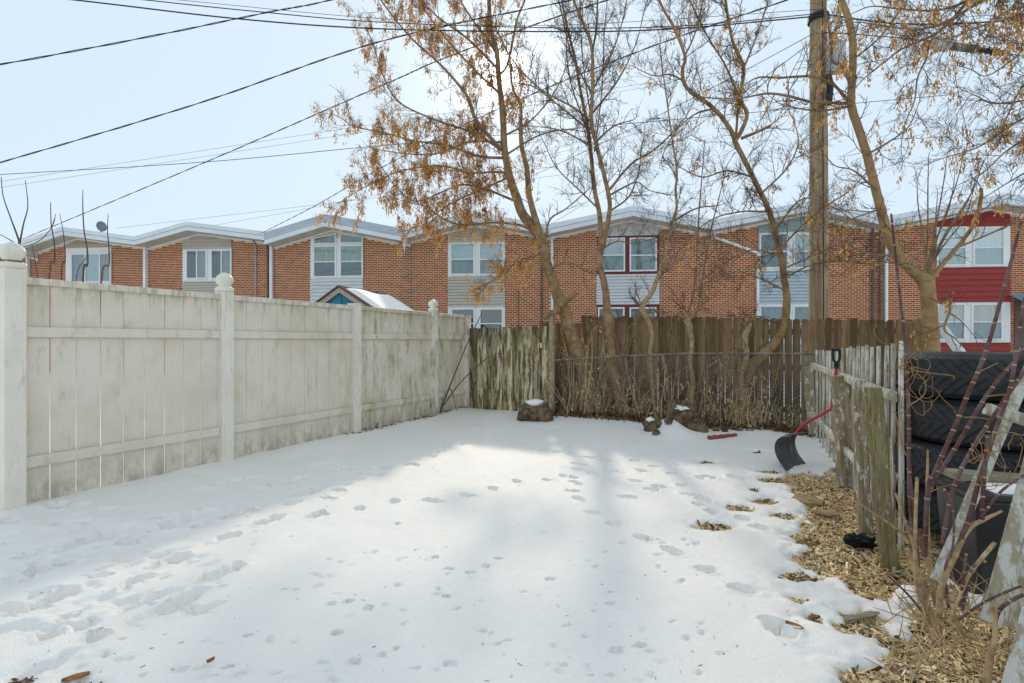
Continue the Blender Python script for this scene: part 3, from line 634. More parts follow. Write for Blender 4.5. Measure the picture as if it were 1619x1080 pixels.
H6 = row_house('brick row house with pale blue siding behind the wooden utility pole', (1127, 347.5), (1289, 315.5), (1405, 341.5), 0.36, [(1199.6, 1301)], [
    ('siding', m_bluetrim, (1199.6, 337, 1301, 366), 0.22), ('trim', W_, (1199.6, 366, 1301, 427)),
    ('win', W_, (1201, 369, 1247, 424), ('h', 397), [m_cdark, m_cdark]), ('win', W_, (1254, 369, 1299, 424), ('h', 397), [m_clight, m_cgrey]),
    ('siding', m_sblue, (1199.6, 427, 1301, 480), 0.125), ('trim', W_, (1199.6, 480, 1301, 545)),
    ('win', W_, (1201, 483, 1247, 538), ('h', 512), [m_cteal, m_cdark]), ('win', W_, (1254, 483, 1299, 538), ('h', 512), [m_cteal, m_cdark]),
    ('siding', m_sblue, (1199.6, 545, 1301, 598), 0.125),
    ('pipe', 'downspout', m_white, [(1129, 362), (1129, 375), (1198, 400), (1198, 600)], 0.055), ('pipe', 'drain_pipe', m_rust, [(1380, 360), (1380, 600)], 0.045),
    ('pipe', 'vent_pipe', m_rust, [(1392, 362), (1392, 600)], 0.04)])
H7 = row_house('brick row house with bright red siding panels and a slate-blue awning', (1405, 341.5), (1592, 305.5), (1745, 331), 0.36, [(1480.7, 1597.5)], [
    ('siding', m_sred, (1480.7, 318, 1597.5, 357.5), 0.26), ('trim', W_, (1480.7, 357.5, 1597.5, 422)),
    ('win', W_, (1481.5, 359, 1529, 420), ('h', 391), [m_clace, m_clight]), ('win', W_, (1539, 359, 1589, 420), ('h', 391), [m_clace, m_clight]),
    ('siding', m_sred, (1480.7, 422, 1597.5, 477.5), 0.215), ('trim', W_, (1480.7, 477.5, 1597.5, 541.5)),
    ('win', W_, (1481.5, 480, 1527, 538), ('h', 508.7), [m_cpink, m_cgrey]), ('win', W_, (1536.5, 480, 1586, 538), ('h', 508.7), [m_cpink, m_cgrey]),
    ('siding', m_sred, (1480.7, 541.5, 1597.5, 600), 0.215), ('pipe', 'downspout', m_white, [(1401, 384), (1401, 600)], 0.055)], zmin=1.15)
# awning and door of the red house
r7, t7, _ = H7
q = fac(1597, 480, 0.05)[0] - t7; zt = fac(1610, 464, 0.1)[1]
mb = MB()
for i in range(8):
    x0 = q + i * 0.16; mb.hexa([(x0, -0.75, zt - .42), (x0 + .15, -0.75, zt - .42), (x0 + .15, -0.02, zt - .05), (x0, -0.02, zt - .05), (x0, -0.75, zt - .38), (x0 + .15, -0.75, zt - .38), (x0 + .15, -0.02, zt), (x0, -0.02, zt)])
mb.span(q, q + 1.28, -0.78, -0.74, zt - .60, zt - .385); mb.build('awning', m_awning, r7, local=True)
mb = MB(); mb.span(q + .16, q + 1.1, -0.06, -0.017, -.1, zt - .25); dr = mb.build('door', m_rust, r7, local=True)
mb = MB(); mb.tube([(q + .26, -.06, 1.0), (q + .26, -.12, 1.0), (q + .26, -.12, 1.12)], .018, 8); mb.build('handle', m_galv, dr, local=True)
# icicle and stain spot between the third and fourth houses
r4, t4, _ = H4
a = fac(638.5, 374, OVER)[0] - t4
mb = MB(); mb.tube([(a, -OVER + .03, fac(638, 375, OVER)[1]), (a + .01, -OVER + .03, fac(638, 388, OVER)[1]), (a, -OVER + .03, fac(638, 400, OVER)[1])], [.075, .035, .005], 8)
mb.build('icicle', m_ice, r4, smooth=True, local=True)
H0 = row_house('partly hidden brick row house at the far left end of the row', (-130, 404), (-40, 378), (33, 393), 0.3, [(-70, -10)], [('trim', W_, (-70, 400, -10, 470))])

# satellite dish on the first house
tq, zq = fac(160, 366, OVER - 0.4); b = facw(tq, OVER - 0.4, np.interp(160, [97, 213], [fac(97, 358.6, OVER)[1], fac(213, 374, OVER)[1]]) - .01)
t = thing('satellite_dish', 'grey satellite dish standing on the leftmost peaked roof', 'dish', b)
mb = MB(); mb.tube([b, b + V(0, 0, .22)], .03, 8); mb.tube([b + V(-.2, 0, .012), b + V(.25, 0, .012)], .02, 6); mb.build('mast', m_galv, t)
mb = MB(); ax = unit(V(.72, -.62, .28)); sx = unit(np.cross(ax, Zv)); up = np.cross(sx, ax); c0 = b + V(0.02, 0, .36); vs_ = []; fs_ = []
for i in range(7):
    r = .29 * i / 6
    for j in range(20):
        th = j * math.pi / 10; vs_.append(c0 + ax * (-.08 * (1 - (r / .29) ** 2)) + sx * r * math.cos(th) * .64 + up * r * math.sin(th) * .84)
for i in range(6):
    for j in range(20): k = (j + 1) % 20; fs_.append((i * 20 + j, i * 20 + k, i * 20 + 20 + k, i * 20 + 20 + j))
mb.add(vs_, fs_); o = mb.build('reflector', m_dish, t, smooth=True); sm = o.modifiers.new('Solidify', 'SOLIDIFY'); sm.thickness = .012
mb = MB(); mb.tube([c0 - up * .25, c0 + ax * .32 - up * .2], .018, 6); mb.box(c0 + ax * .36 - up * .17, (.06, .05, .06)); mb.build('feed_arm', m_dish, t)

# ------------------------------------------------------------------ blue shed
s0 = at(536, 453, 13.0); ca = unit(V(.63, 2.2, 0)); wa = V(ca[1], -ca[0], 0)
t = thing('garden_shed', 'blue gabled shed with a snow covered roof behind the white fence', 'shed', V(s0[0], s0[1], 0))
AP = s0[2]; HW = 1.3; DP = 2.35; sl_ = 0.60
P0 = V(s0[0], s0[1], 0)
def sp(x, y, z): return P0 + wa * x + ca * y + Zv * z
mb = MB(); mb.prism([sp(-1.1, .10, -.1), sp(1.1, .10, -.1), sp(1.1, .10, AP - .1 - 1.1 * sl_), sp(0, .10, AP - .1), sp(-1.1, .10, AP - .1 - 1.1 * sl_)], ca * (DP - .2)); mb.build('wall', m_teal, t)
for i in range(-3, 4):
    x = i * .34; mb = MB(); mb.bar(sp(x, .085, 0), sp(x, .085, AP - .16 - abs(x) * sl_), .02, .02, wa); mb.build('batten', m_teal, t)
for sgn in (-1, 1):
    mb = MB(); mb.prism([sp(0, 0, AP - .15), sp(sgn * HW, 0, AP - .15 - HW * sl_), sp(sgn * HW, 0, AP - HW * sl_ - .012), sp(0, 0, AP - .012)], ca * .05); mb.build('barge_board', m_shtrim, t)
    mb = MB(); mb.prism([sp(0, -.05, AP - .01), sp(sgn * (HW + .06), -.05, AP - .01 - (HW + .06) * sl_), sp(sgn * (HW + .06), -.05, AP + .02 - (HW + .06) * sl_), sp(0, -.05, AP + .03)], ca * (DP + .1)); rf = mb.build('roof', m_shingle, t)
    n = 12; vs_ = []; fs_ = []
    for i in range(n + 1):
        for j in range(n + 1):
            u_ = i / n; v_ = j / n; x = lerp(.10 if sgn > 0 else .35, HW, u_); y = lerp(.12, DP - .05, v_)
            e = min(u_ * 6, (1 - u_) * 6, v_ * 8, (1 - v_) * 8, 1) ** .5
            vs_.append(sp(sgn * x, y + .12 * (1 - u_) * 0, AP + .022 - x * sl_ + e * (.09 + .03 * math.sin(v_ * 7 + u_ * 3))))
    for i in range(n):
        for j in range(n): a = i * (n + 1) + j; fs_.append((a, a + 1, a + n + 2, a + n + 1) if sgn < 0 else (a, a + n + 1, a + n + 2, a + 1))
    mb = MB(); mb.add(vs_, fs_); mb.build('snow_cap', m_snowcap, rf, smooth=True)

# ------------------------------------------------------------------ vinyl fence on the left
VP0 = CORNER.copy()
vt = thing('vinyl_fence', 'long white vinyl privacy fence with dirty boards along the left', 'fence', VP0)
def vs_from_px(x):
    k = (x - CX) / F; return (-.88 - 9.8 * k) / (U[0] - U[1] * k)
def vf(s, out, z): return VP0 - U * s + W * out + Zv * z
posts = [vs_from_px(x) for x in (18, 354, 560, 684, 737)]
PWD = .066
FIN = [(.076, 0), (.080, .012), (.080, .035), (.070, .042), (.052, .055), (.050, .068), (.062, .085), (.073, .105), (.076, .125), (.071, .148), (.058, .170), (.038, .190), (.015, .203), (.002, .206)]
for i, s in enumerate(posts):
    ztop = [1.915, 1.885, 1.87, 1.875, 1.83][i]
    mb = MB(); mb.box(vf(s, .01, (ztop - .2) / 2), (PWD, PWD, (ztop + .2) / 2), (U, W, Zv)); p = mb.build('post', m_vinyl_post, vt, bevel=.006)
    if i in (0, 1, 3):
        mb = MB(); mb.lathe(vf(s, .01, ztop), FIN, 32, .45, (U[0], U[1])); mb.build('post_cap', m_vinyl_post, p, smooth=True)
        if i == 0:
            mb = MB(); mb.lathe(vf(s, .01, ztop + .044), [(.066, 0), (.062, .008), (.058, .016)], 20, .45, (U[0], U[1])); mb.build('dirt_ring', m_stain, p)
    else:
        mb = MB(); mb.box(vf(s, .01, ztop + .008), (PWD + .006, PWD + .006, .008), (U, W, Zv)); mb.build('post_cap', m_vinyl_post, p, bevel=.004)
cnt = [9, 9, 10, 6]
s_far = posts
for sec in range(4):
    a, b = posts[sec] - PWD, posts[sec + 1] + PWD
    for nm, z0, z1, o0, o1 in (('top_rail', 1.800, 1.855, -.028, .034), ('upper_rail', 1.385, 1.465, .015, .040), ('lower_rail', .355, .44, .015, .040)):
        mb = MB(); c = vf((a + b) / 2, (o0 + o1) / 2, (z0 + z1) / 2); mb.box(c, (abs(a - b) / 2 - .001, (o1 - o0) / 2, (z1 - z0) / 2), (U, W, Zv)); mb.build(nm, m_vinyl, vt, bevel=.004)
    n = cnt[sec]; wdt = (a - b) / n
    for j in range(n):
        c0 = a - wdt * j; c1 = c0 - wdt + (.010 if sec == 0 else .007); oz = rnd.uniform(-.002, .002)
        mb = MB(); mb.box(vf((c0 + c1) / 2, oz - .004, .90), (abs(c0 - c1) / 2, .009, .905), (U, W, Zv)); mb.build('board', m_vinyl, vt, bevel=.003)
# a round knot mark screwed on the third section
s = vs_from_px(598); mb = MB(); c = vf(s, .006, 1.15); mb.tube([c, c + W * .012], .022, 12); mb.build('screw_plug', m_white, vt)
# neighbour's extension of the line toward the camera
# ------------------------------------------------------------------ mossy board fence at the back
def bk(v, u, z): return CORNER + W * v + U * u + Zv * z
ot = thing('board_fence', 'weathered mossy board fence with flaking pale paint beside the white fence', 'fence', bk(0, 0, 0))
v = .045; k = 0; ttop = 1.60
while v < 1.72:
    wd = rnd.uniform(.088, .118); z1 = ttop + rnd.uniform(-.015, .02) + .02 * v; broken = 1.40 < v < 1.52
    mb = MB(); side = W
    zt = z1 - (.62 if broken else 0)
    rough_post(mb, bk(v + wd / 2, .011 * (k % 2) - .006, -.1), bk(v + wd / 2 + rnd.uniform(-.010, .010), .013 * (k % 2) - .006 + rnd.uniform(0, .004), zt), wd, .018, W, .0035, 10, k + 3, 4, tip=(.93, .75))
    mb.build('board', m_oldboard, ot)
    if broken:
        mb = MB(); rough_post(mb, bk(v + .03, .005, .85), bk(v + .015, .01, z1 - .05), .035, .018, W, .003, 6, k + 40, 3, tip=(.6, .4)); mb.build('splinter', m_oldboard, ot)
    v += wd - rnd.uniform(-.003, .006); k += 1
for z in (.35, 1.28):
    mb = MB(); mb.box(bk(.9, .045, z), (.88, .022, .045), (W, U, Zv)); mb.build('rail', m_oldboard, ot)
mb = MB(); rough_post(mb, bk(1.80, -.03, -.1), bk(1.795, -.03, 1.90), .095, .09, W, .004, 16, 77, 4, tip=(.97, .85)); mb.build('post', m_paintpost, ot)

# ------------------------------------------------------------------ stockade fence
SU = .50
kt = thing('stockade_fence', 'tall brown dog-eared wood fence behind the trees and wire fence', 'fence', bk(1.5, SU, 0))
v = 1.32; k = 0
while v < 7.06:
    wd = .100 + rnd.uniform(-.004, .004); z1 = 1.83 - .034 * (v - 1.9) + rnd.uniform(-.018, .018); z1 -= .13 if v < 2.15 else 0
    c = v + wd / 2; tk = .009; e = .022
    poly = [bk(v, SU - tk, -.12), bk(v + wd, SU - tk, -.12), bk(v + wd, SU - tk, z1 - e * 1.4), bk(v + wd - e * .6, SU - tk, z1 - e * .3), bk(c, SU - tk, z1), bk(v + e * .6, SU - tk, z1 - e * .3), bk(v, SU - tk, z1 - e * 1.4)]
    sh = W * rnd.uniform(-.006, .006); poly = [p + (sh if i > 1 else 0) for i, p in enumerate(poly)]
    mb = MB(); mb.prism(poly, U * .018 + W * 0); mb.build('board', m_stockade, kt)
    v += wd + rnd.choice([.002, .004, .006, .008, .009]); k += 1
for z in (.3, .95, 1.5):
    mb = MB(); mb.box(bk(4.2, SU + .038, z), (2.85, .025, .045), (W, U, Zv)); mb.build('rail', m_stockade, kt)
for v in (1.5, 3.9, 6.3):
    mb = MB(); mb.box(bk(v, SU + .11, .8), (.045, .045, .9), (W, U, Zv)); mb.build('post', m_stockade, kt)

# ------------------------------------------------------------------ chain-link fence
ct = thing('chain_link_fence', 'rusty chain-link fence with a grey top rail before the brown fence', 'fence', bk(1.9, 0, 0))
def clz(v): return np.interp(v, [1.86, 3.0, 4.0, 5.9], [1.02, 1.10, 1.16, 1.18])
mb = MB(); mb.tube([bk(v, 0, clz(v)) for v in np.linspace(1.86, 5.95, 14)], .016, 8); mb.build('top_rail', m_oldrail, ct, smooth=True)
for v in (5.70,):
    mb = MB(); mb.tube([bk(v, .03, -.1), bk(v, .03, clz(v) + .03)], .024, 10); mb.build('post', m_oldrail, ct)
mb = MB(); P_ = .060
for sgn in (-1, 1):
    for i in range(-24, 96):
        v0 = 1.88 + i * P_; pts = []
        z = .04; 
        n = 20
        vv0, vv1 = v0, v0 + sgn * 1.14
        q = [(lerp(vv0, vv1, j / n), lerp(.03, 1.17, j / n)) for j in range(n + 1)]
        q = [(a, c) for a, c in q if 1.87 < a < 5.9 and c < clz(a) - .01]
        if len(q) > 1:
            mb.tube([bk(a, .012 + .006 * sgn * (1 if j % 2 else -1), c) for j, (a, c) in enumerate(q)], .0019, 3, cap=False)
o = mb.build('wire_mesh', m_wirem, ct); o['kind'] = 'stuff'

# ------------------------------------------------------------------ picket fence on the right
pk_ = thing('picket_fence', 'short run of peeling white pickets beside the stacked tyres', 'fence', PN)
pxs = [1284.6, 1289.4, 1294.3, 1299.5, 1304, 1310, 1314.7, 1322, 1330, 1335, 1340, 1346, 1352.6, 1359.4, 1366, 1377, 1387.6, 1398, 1409.4]
def pline(x):
    kx = (x - CX) / F; s = (kx * PN[1] - PN[0]) / (PD[0] - kx * PD[1]); return s, PN + PD * s
L_p = np.linalg.norm(PF - PN)
for i, x in enumerate(pxs):
    s, p = pline(x); zt = np.interp(s, [0, L_p], [1.345, 1.225]) + rnd.uniform(-.015, .015); ln = PD * rnd.uniform(-.02, .02)
    zb = snow_z(p[0], p[1]) - .04
    mb = MB(); rough_post(mb, V(p[0], p[1], zb) + PQ * .05, V(p[0], p[1], zt) + PQ * .05 + ln, .07, .02, PD, .003, 12, i, 4, tip=(.955, .35)); mb.build('picket', m_picket, pk_)
for z, s0_, s1_ in ((1.02, -.05, 3.95), (.36, .9, 3.9)):
    mb = MB(); rough_post(mb, PN + PD * s0_ + Zv * (z - .02), PN + PD * s1_ + Zv * (z + .01), .07, .045, Zv, .006, 20, 91, 4); mb.build('rail', m_picket, pk_)
def leanpost(nm, b, t_, Y, wx, wy, m, seed, amp=.006, crack=.01):
    p0, p1 = at(b[0], b[1], Y), at(t_[0], t_[1], Y); p0 = p0 + (p0 - p1) * .06
    mb = MB(); rough_post(mb, p0, p1, wx, wy, V(.93, -.35, 0), amp, 18, seed, 5, tip=(.97, .9), crack=crack); return mb.build(nm, m, pk_)
leanpost('post', (1285, 690), (1277, 581), 7.0, .11, .10, m_paintpost, 5)
leanpost('post', (1338, 758), (1327, 594), 4.7, .135, .09, m_paintpost, 6, .012, .02)
leanpost('post', (1368, 832), (1358, 602), 3.62, .080, .060, m_paintpost, 7)
lp = tag(leanpost('leaning_post', (1406, 893), (1381, 613), 3.08, .084, .055, m_mosspost, 8, .006, .014), 'square green-brown mossy post leaning against the end of the picket fence', 'post')
lp.parent = None; lp.location = PN

# ------------------------------------------------------------------ snow shovel
st = thing('snow_shovel', 'snow shovel with dark blade and bent red shaft leaning on the picket fence', 'shovel', gnd(1252, 735))
YB = 5.6
YT = 4.98
hp = [at(1254, 692, YB - .02), at(1262, 681, YB - .04), at(1275, 669, YB - .12), at(1310, 649, 5.18), at(1315, 642, 5.14), at(1319, 610, 5.03), at(1322, 588, YT), at(1322.5, 580, YT)]
mb = MB(); mb.tube(catmull(hp, 6), .0155, 10); mb.build('shaft', m_red, st, smooth=True)
gp = at(1322.5, 575, YT); top_ = at(1322.5, 553, YT); ww = .034
mb = MB(); mb.tube([at(1322.3, 583, YT), gp], [.021, .024], 10); mb.tube(catmull([gp, gp + V(-ww * .9, 0, .045), top_ + V(-ww, 0, 0)], 5), .013, 8)
mb.tube(catmull([gp, gp + V(ww * .9, 0, .045), top_ + V(ww, 0, 0)], 5), .013, 8); mb.tube([top_ + V(-ww, 0, 0), top_ + V(ww, 0, 0)], .016, 10); mb.build('grip', m_grip, st, smooth=True)
# curved scoop seen from its side: arc section swept across the width
wdir = unit(V(.80, .60, 0)); arc = [(-.015, .33), (-.075, .325), (-.125, .29), (-.15, .235), (-.15, .17), (-.125, .10), (-.085, .04), (-.03, -.02)]
cb = gnd(1252, 738) + V(0, 0, .02); bdir = unit(V(wdir[1], -wdir[0], 0)); vs_ = []; fs_ = []; nw = 13
arc = catmull([(a, b_, 0) for a, b_ in arc], 3)
for i in range(nw):
    f_ = i / (nw - 1) - .5
    for a, b_, _ in arc: vs_.append(cb + wdir * (f_ * .46) + bdir * (a + .05) * 1.0 + Zv * b_ + bdir * .035 * (2 * f_) ** 2 + bdir * (.006 if i % 2 else 0))
na = len(arc)
for i in range(nw - 1):
    for j in range(na - 1): fs_.append((i * na + j, i * na + j + 1, (i + 1) * na + j + 1, (i + 1) * na + j))
mb = MB(); mb.add(vs_, fs_); o = mb.build('blade', m_blade, st, smooth=True); sm = o.modifiers.new('Solidify', 'SOLIDIFY'); sm.thickness = .006

# ------------------------------------------------------------------ tyres
TR, TW = .415, .282
def tyre_mesh():
    n = 520; prof = []
    for q in np.linspace(-1, 1, 41):
        a = abs(q); prof.append((TR - .012 * a ** 2 - (.030 * max(0, (a - .86) / .14) ** 1.6), q * .118))
    side = [(TR - .055, .133), (TR - .10, .139), (TR - .15, .132), (TR - .185, .115), (TR - .19, .10), (TR - .17, .10), (TR - .13, .118), (TR - .05, .115), (TR - .03, .09), (TR - .025, 0)]
    th = np.arange(n) * 2 * math.pi / n; rings = []
    for r, z in side[:0:-1][:0]: pass
    loop = [(r, -z, False) for r, z in side[::-1]] + [(r, z, True) for r, z in prof] + [(r, z, False) for r, z in side[:-1]]
    for r, z, tread in loop:
        rr = np.full(n, r)
        if tread:
            q = z / .118; per = 46
            ph = (th / (2 * math.pi) * per + np.sign(q) * 0.25 + 2.1 * abs(q) ** 0.8) % 1.0            # chevron sipes
            g1 = np.exp(-((ph - .5) / .10) ** 4) * (abs(q) < .97) * (abs(q) > .06)
            ph2 = (th / (2 * math.pi) * per * .5 - 1.5 * abs(q) + .3 + .25 * np.sign(q)) % 1.0
            g2 = np.exp(-((ph2 - .5) / .05) ** 4) * (abs(q) > .38) * (abs(q) < .80)
            g3 = np.full(n, np.exp(-((abs(q) - .40) / .035) ** 4) * .0)
            rr = rr - .010 * np.clip(np.maximum(np.maximum(g1, g2 * .8), g3), 0, 1)
        rings.append(np.stack([rr * np.cos(th), rr * np.sin(th), np.full(n, z)], 1))
    m = len(rings); fs = []
    for i in range(m):
        for j in range(n): k = (j + 1) % n; i2 = (i + 1) % m; fs.append((i * n + j, i * n + k, i2 * n + k, i2 * n + j))
    me = bpy.data.meshes.new('tyre'); me.from_pydata(np.vstack(rings).tolist(), [], fs); me.update(); me.shade_smooth(); me.materials.append(m_rubber); return me
TM = tyre_mesh(); TC = V(2.955, 3.23, 0)
for i, (lb, dx) in enumerate([('bottom black tyre of the stack, resting on the ground behind the black bin', .01), ('third black tyre down in the stack behind the purple canes', -.012), ('second black tyre down in the stack behind the purple canes', .015), ('topmost black tyre of the stack with chevron tread', 0)]):
    o = bpy.data.objects.new('tyre', TM); COL.objects.link(o); o.location = (TC[0] + dx, TC[1], .155 + TW * (i + .5)); o.rotation_euler = (0, 0, i * 1.3)
    tag(o, lb, 'tyre', 'tyres stacked beside the picket fence')

# ------------------------------------------------------------------ black bin with plank and snow
A_ = V(2.285, 2.50, .05); b1 = unit(V(.25, .97, 0)); b2 = V(b1[1], -b1[0], 0)
bt = thing('storage_bin', 'black plastic bin standing in front of the tyre stack', 'bin', A_)
def bp(a, b, z, tp=1.0): return A_ + b1 * a + b2 * b + Zv * z
HB = .52; LA, LB = .36, .62
mb = MB(); ip = .03
out0 = [bp(ip, ip, 0), bp(LA - ip, ip, 0), bp(LA - ip, LB - ip, 0), bp(ip, LB - ip, 0)]; out1 = [bp(0, 0, HB), bp(LA, 0, HB), bp(LA, LB, HB), bp(0, LB, HB)]
mb.hexa(out0 + out1); mb.build('body', m_bin, bt, bevel=.02)
mb = MB(); mb.box(bp(LA / 2, LB / 2, HB + .012), (LA / 2 + .014, LB / 2 + .014, .018), (b1, b2, Zv)); mb.build('rim', m_bin, bt, bevel=.008)
mb = MB(); rough_post(mb, bp(.25, .06, HB + .055), bp(.22, LB + .1, HB + .055), .10, .048, Zv, .003, 10, 15, 4)
mb2 = MB(); mb2.box(bp(.27, .36, HB + .052), (.055, .32, .021), (b1, unit(b2 + b1 * -.12), Zv)); tag(mb2.build('plank', m_plank, None, bevel=.004), 'short grey timber plank lying across the black bin', 'plank')
vs_ = []; fs_ = []; n = 14
for i in range(n + 1):
    for j in range(n + 1):
        u_, v_ = i / n, j / n; e = min(u_ * 5, (1 - u_) * 5, v_ * 5, (1 - v_) * 5, 1) ** .5
        vs_.append(bp(lerp(.02, .205, u_), lerp(.10, LB + .005, v_), HB + .031 + e * (.030 + .012 * math.sin(5 * u_ + 3 * v_))))
for i in range(n):
    for j in range(n): a = i * (n + 1) + j; fs_.append((a, a + n + 1, a + n + 2, a + 1)[::-1])
mb = MB(); mb.add(vs_, fs_); tag(mb.build('snow_patch', m_snowcap, None, smooth=True), 'patch of old snow lying on the lid of the black bin', 'snow')

# ------------------------------------------------------------------ leaning broken fence boards on the right
def slat(lb, p0, p1, wd, th, seed, m=m_picket, cat='board'):
    mb = MB(); vw = unit((p0 + p1) / 2 - V(0, 0, HC)); sd = unit(np.cross(p1 - p0, vw))
    rough_post(mb, p0, p1, wd, th, sd, .0035, 14, seed, 4); return tag(mb.build('broken_board', m, None), lb, cat, 'loose boards of a broken white fence')
slat('long white slat leaning steeply in front of the tyres', at(1480, 918, 2.14), at(1632, 570, 2.42), .042, .02, 31)
slat('short horizontal board stub nailed across the long white slat', at(1560, 646, 2.22), at(1662, 676, 2.22), .050, .028, 32)
slat('wide flaking white board propped before the black bin', at(1568, 985, 2.02), at(1648, 690, 2.12), .070, .024, 33)
slat('flaking board just behind the wide propped one, lower edge showing', at(1590, 990, 2.10), at(1670, 740, 2.16), .055, .022, 34)
slat('broken white board end in the bottom right corner', at(1596, 1100, 1.72), at(1640, 960, 1.76), .055, .024, 35)

# ------------------------------------------------------------------ small things on the snow
lc = gnd(846, 668); t = thing('log_round', 'squat sawn log capped with snow in front of the mossy fence', 'log', lc)
ax = unit(V(.95, -.25, 0)); ay = V(-ax[1], ax[0], 0); vs_ = []; fs_ = []; nr = 30
RI = [(-.255, .86), (-.235, .99), (-.17, 1.04), (-.09, .98), (0, 1.03), (.09, .97), (.17, 1.05), (.235, .96), (.26, .78)]
for i, (s_, sc_) in enumerate(RI):
    for j in range(nr):
        th = 2 * math.pi * j / nr; k = .155 * sc_ * (1 + .42 * float(fbm(V(math.cos(th) * 1.5 + 9), V(math.sin(th) * 1.5 + 4), V(i * .55), 4)[0]) + .10 * math.cos(2 * th))
        sk = .05 * math.sin(th) * (1 if s_ < 0 else -1)
        vs_.append(lc + ax * (s_ + sk) + ay * k * math.cos(th) + Zv * (.165 + k * math.sin(th) * 1.12))
for i in range(len(RI) - 1):
    for j in range(nr): k = (j + 1) % nr; fs_.append((i * nr + j, i * nr + k, (i + 1) * nr + k, (i + 1) * nr + j))
fs_ += [tuple(range((len(RI) - 1) * nr, len(RI) * nr))]
mb = MB(); mb.add(vs_, fs_); mb.build('bark', m_log, t, smooth=True)
mb = MB(); mb.add(np.array(vs_[:nr]) - ax * .002, [tuple(range(nr))[::-1]]); mb.build('cut_face', m_logcut, t)
mb = MB(); lump(mb, lc + Zv * .335 + V(.0, -.02, 0), (.15, .11, .055), .2, 3, 24, 14); mb.build('snow_cap', m_snowcap, t, smooth=True)

for i, (px, py, r, lb) in enumerate([(1032, 685, (.13, .10, .16), 'broken stump chunk on the left end of the snowy pile'), (1058, 687, (.06, .045, .05), 'small dark stone poking out of the snow mound'), (1037, 690, (.05, .045, .04), 'dark clod at the foot of the snow mound'),
                                      (1082, 682, (.20, .14, .27), 'large dark rotten stump on the back of the snowy pile'), (1103, 687, (.12, .09, .15), 'dark root lump on the right end of the snowy pile'),
                                      (1132, 686, (.05, .04, .03), 'flat dark clod between the snowy pile and the red edging'), (1146, 687, (.045, .04, .045), 'round brown clod just behind the red edging')]):
    g = gnd(px, py); z = snow_z(g[0], g[1]); z = z if i in (1, 2, 5, 6) else 0.0; mb = MB(); lump(mb, V(g[0], g[1], z + r[2] * .5), r, .42, i + 2, 22, 15, 2.4)
    t = mb.build('stump_chunk' if i in (0, 3, 4) else 'clod', m_rock, None); tag(t, lb, 'stump' if i in (0, 3, 4) else 'clod')
    if i in (0, 3):
        mb = MB(); lump(mb, V(g[0], g[1], r[2] * 1.28) + V(-.05, -.03, 0), (r[0] * .45, r[1] * .45, .035), .6, i + 8, 16, 10); mb.build('snow_cap', m_snowcap, t, smooth=True)
def edging(lb, a, b_, h, seed):
    p0, p1 = gnd(*a), gnd(*b_); d = unit(p1 - p0); q = V(-d[1], d[0], 0); mb = MB(); n = 8; L = np.linalg.norm(p1 - p0)
    prof = [(lerp(0, L, i / n), h * (1 + .12 * math.cos(i * math.pi))) for i in range(n + 1)]
    poly = [p0 + d * x + Zv * -.05 for x, _ in (prof[0], prof[-1])] + [p0 + d * x + Zv * (z if z < h else h) for x, z in prof[::-1]]
    mb.prism(poly, q * .06); tag(mb.build('edging_block', m_terra, None, bevel=.006), lb, 'edging block')
edging('short terracotta edging block half buried in the snow', (1123, 697), (1166, 693), .065, 1)
edging('terracotta edging block lying by the chain-link fence behind the shovel', (1202, 690), (1249, 695), .055, 2)
g = gnd(1292, 698); t = mb = MB(); axc = unit(V(.9, -.3, .25))
mb.tube([g + Zv * .05, g + Zv * .05 + axc * .10], [.05, .062], 16); tag(mb.build('plastic_cup', m_blade, None, smooth=False), 'grey plastic cup lying at the foot of the pickets', 'cup')
g = gnd(1270, 684); mb = MB(); lump(mb, g + Zv * .05, (.05, .04, .05), .3, 9); tag(mb.build('blue_wrapper', m_blue, None), 'crumpled blue wrapper beside the far picket post', 'wrapper')
g = gnd(518, 699); mb = MB(); lump(mb, V(g[0], g[1], snow_z(g[0], g[1]) + .008), (.03, .02, .014), .3, 4); tag(mb.build('blue_scrap', m_blue, None), 'tiny blue scrap on the snow below the white fence', 'scrap')
g = gnd(1358, 858); mb = MB(); lump(mb, g + Zv * .01, (.075, .055, .04), .6, 5, 20, 14, 3.0); tag(mb.build('charred_lump', m_charcoal, None), 'charred black lump on the wood chips near the mossy post', 'lump')
def chunk(lb, a, b_, wd, th, seed, m):
    p0, p1 = gnd(*a), gnd(*b_); mb = MB(); rough_post(mb, p0 + Zv * -.02, p1 + Zv * -.01, wd, th, V(0, 1, .2), .012, 8, seed, 4, tip=(.6, .5)); tag(mb.build('wood_chunk', m, None), lb, 'wood chunk', 'wood pieces on the mulch')
chunk('split brown wood piece at the snow edge', (1256, 784), (1302, 795), .10, .05, 21, m_logcut)
chunk('flat red-brown wood piece beside the second picket post', (1325, 750), (1347, 754), .09, .045, 22, m_terra)
chunk('half buried brown branch piece lower on the mulch', (1290, 806), (1328, 812), .07, .03, 23, m_logcut)
chunk('grey splintered stick by the snow tongue', (1338, 975), (1388, 966), .03, .02, 24, m_plank)
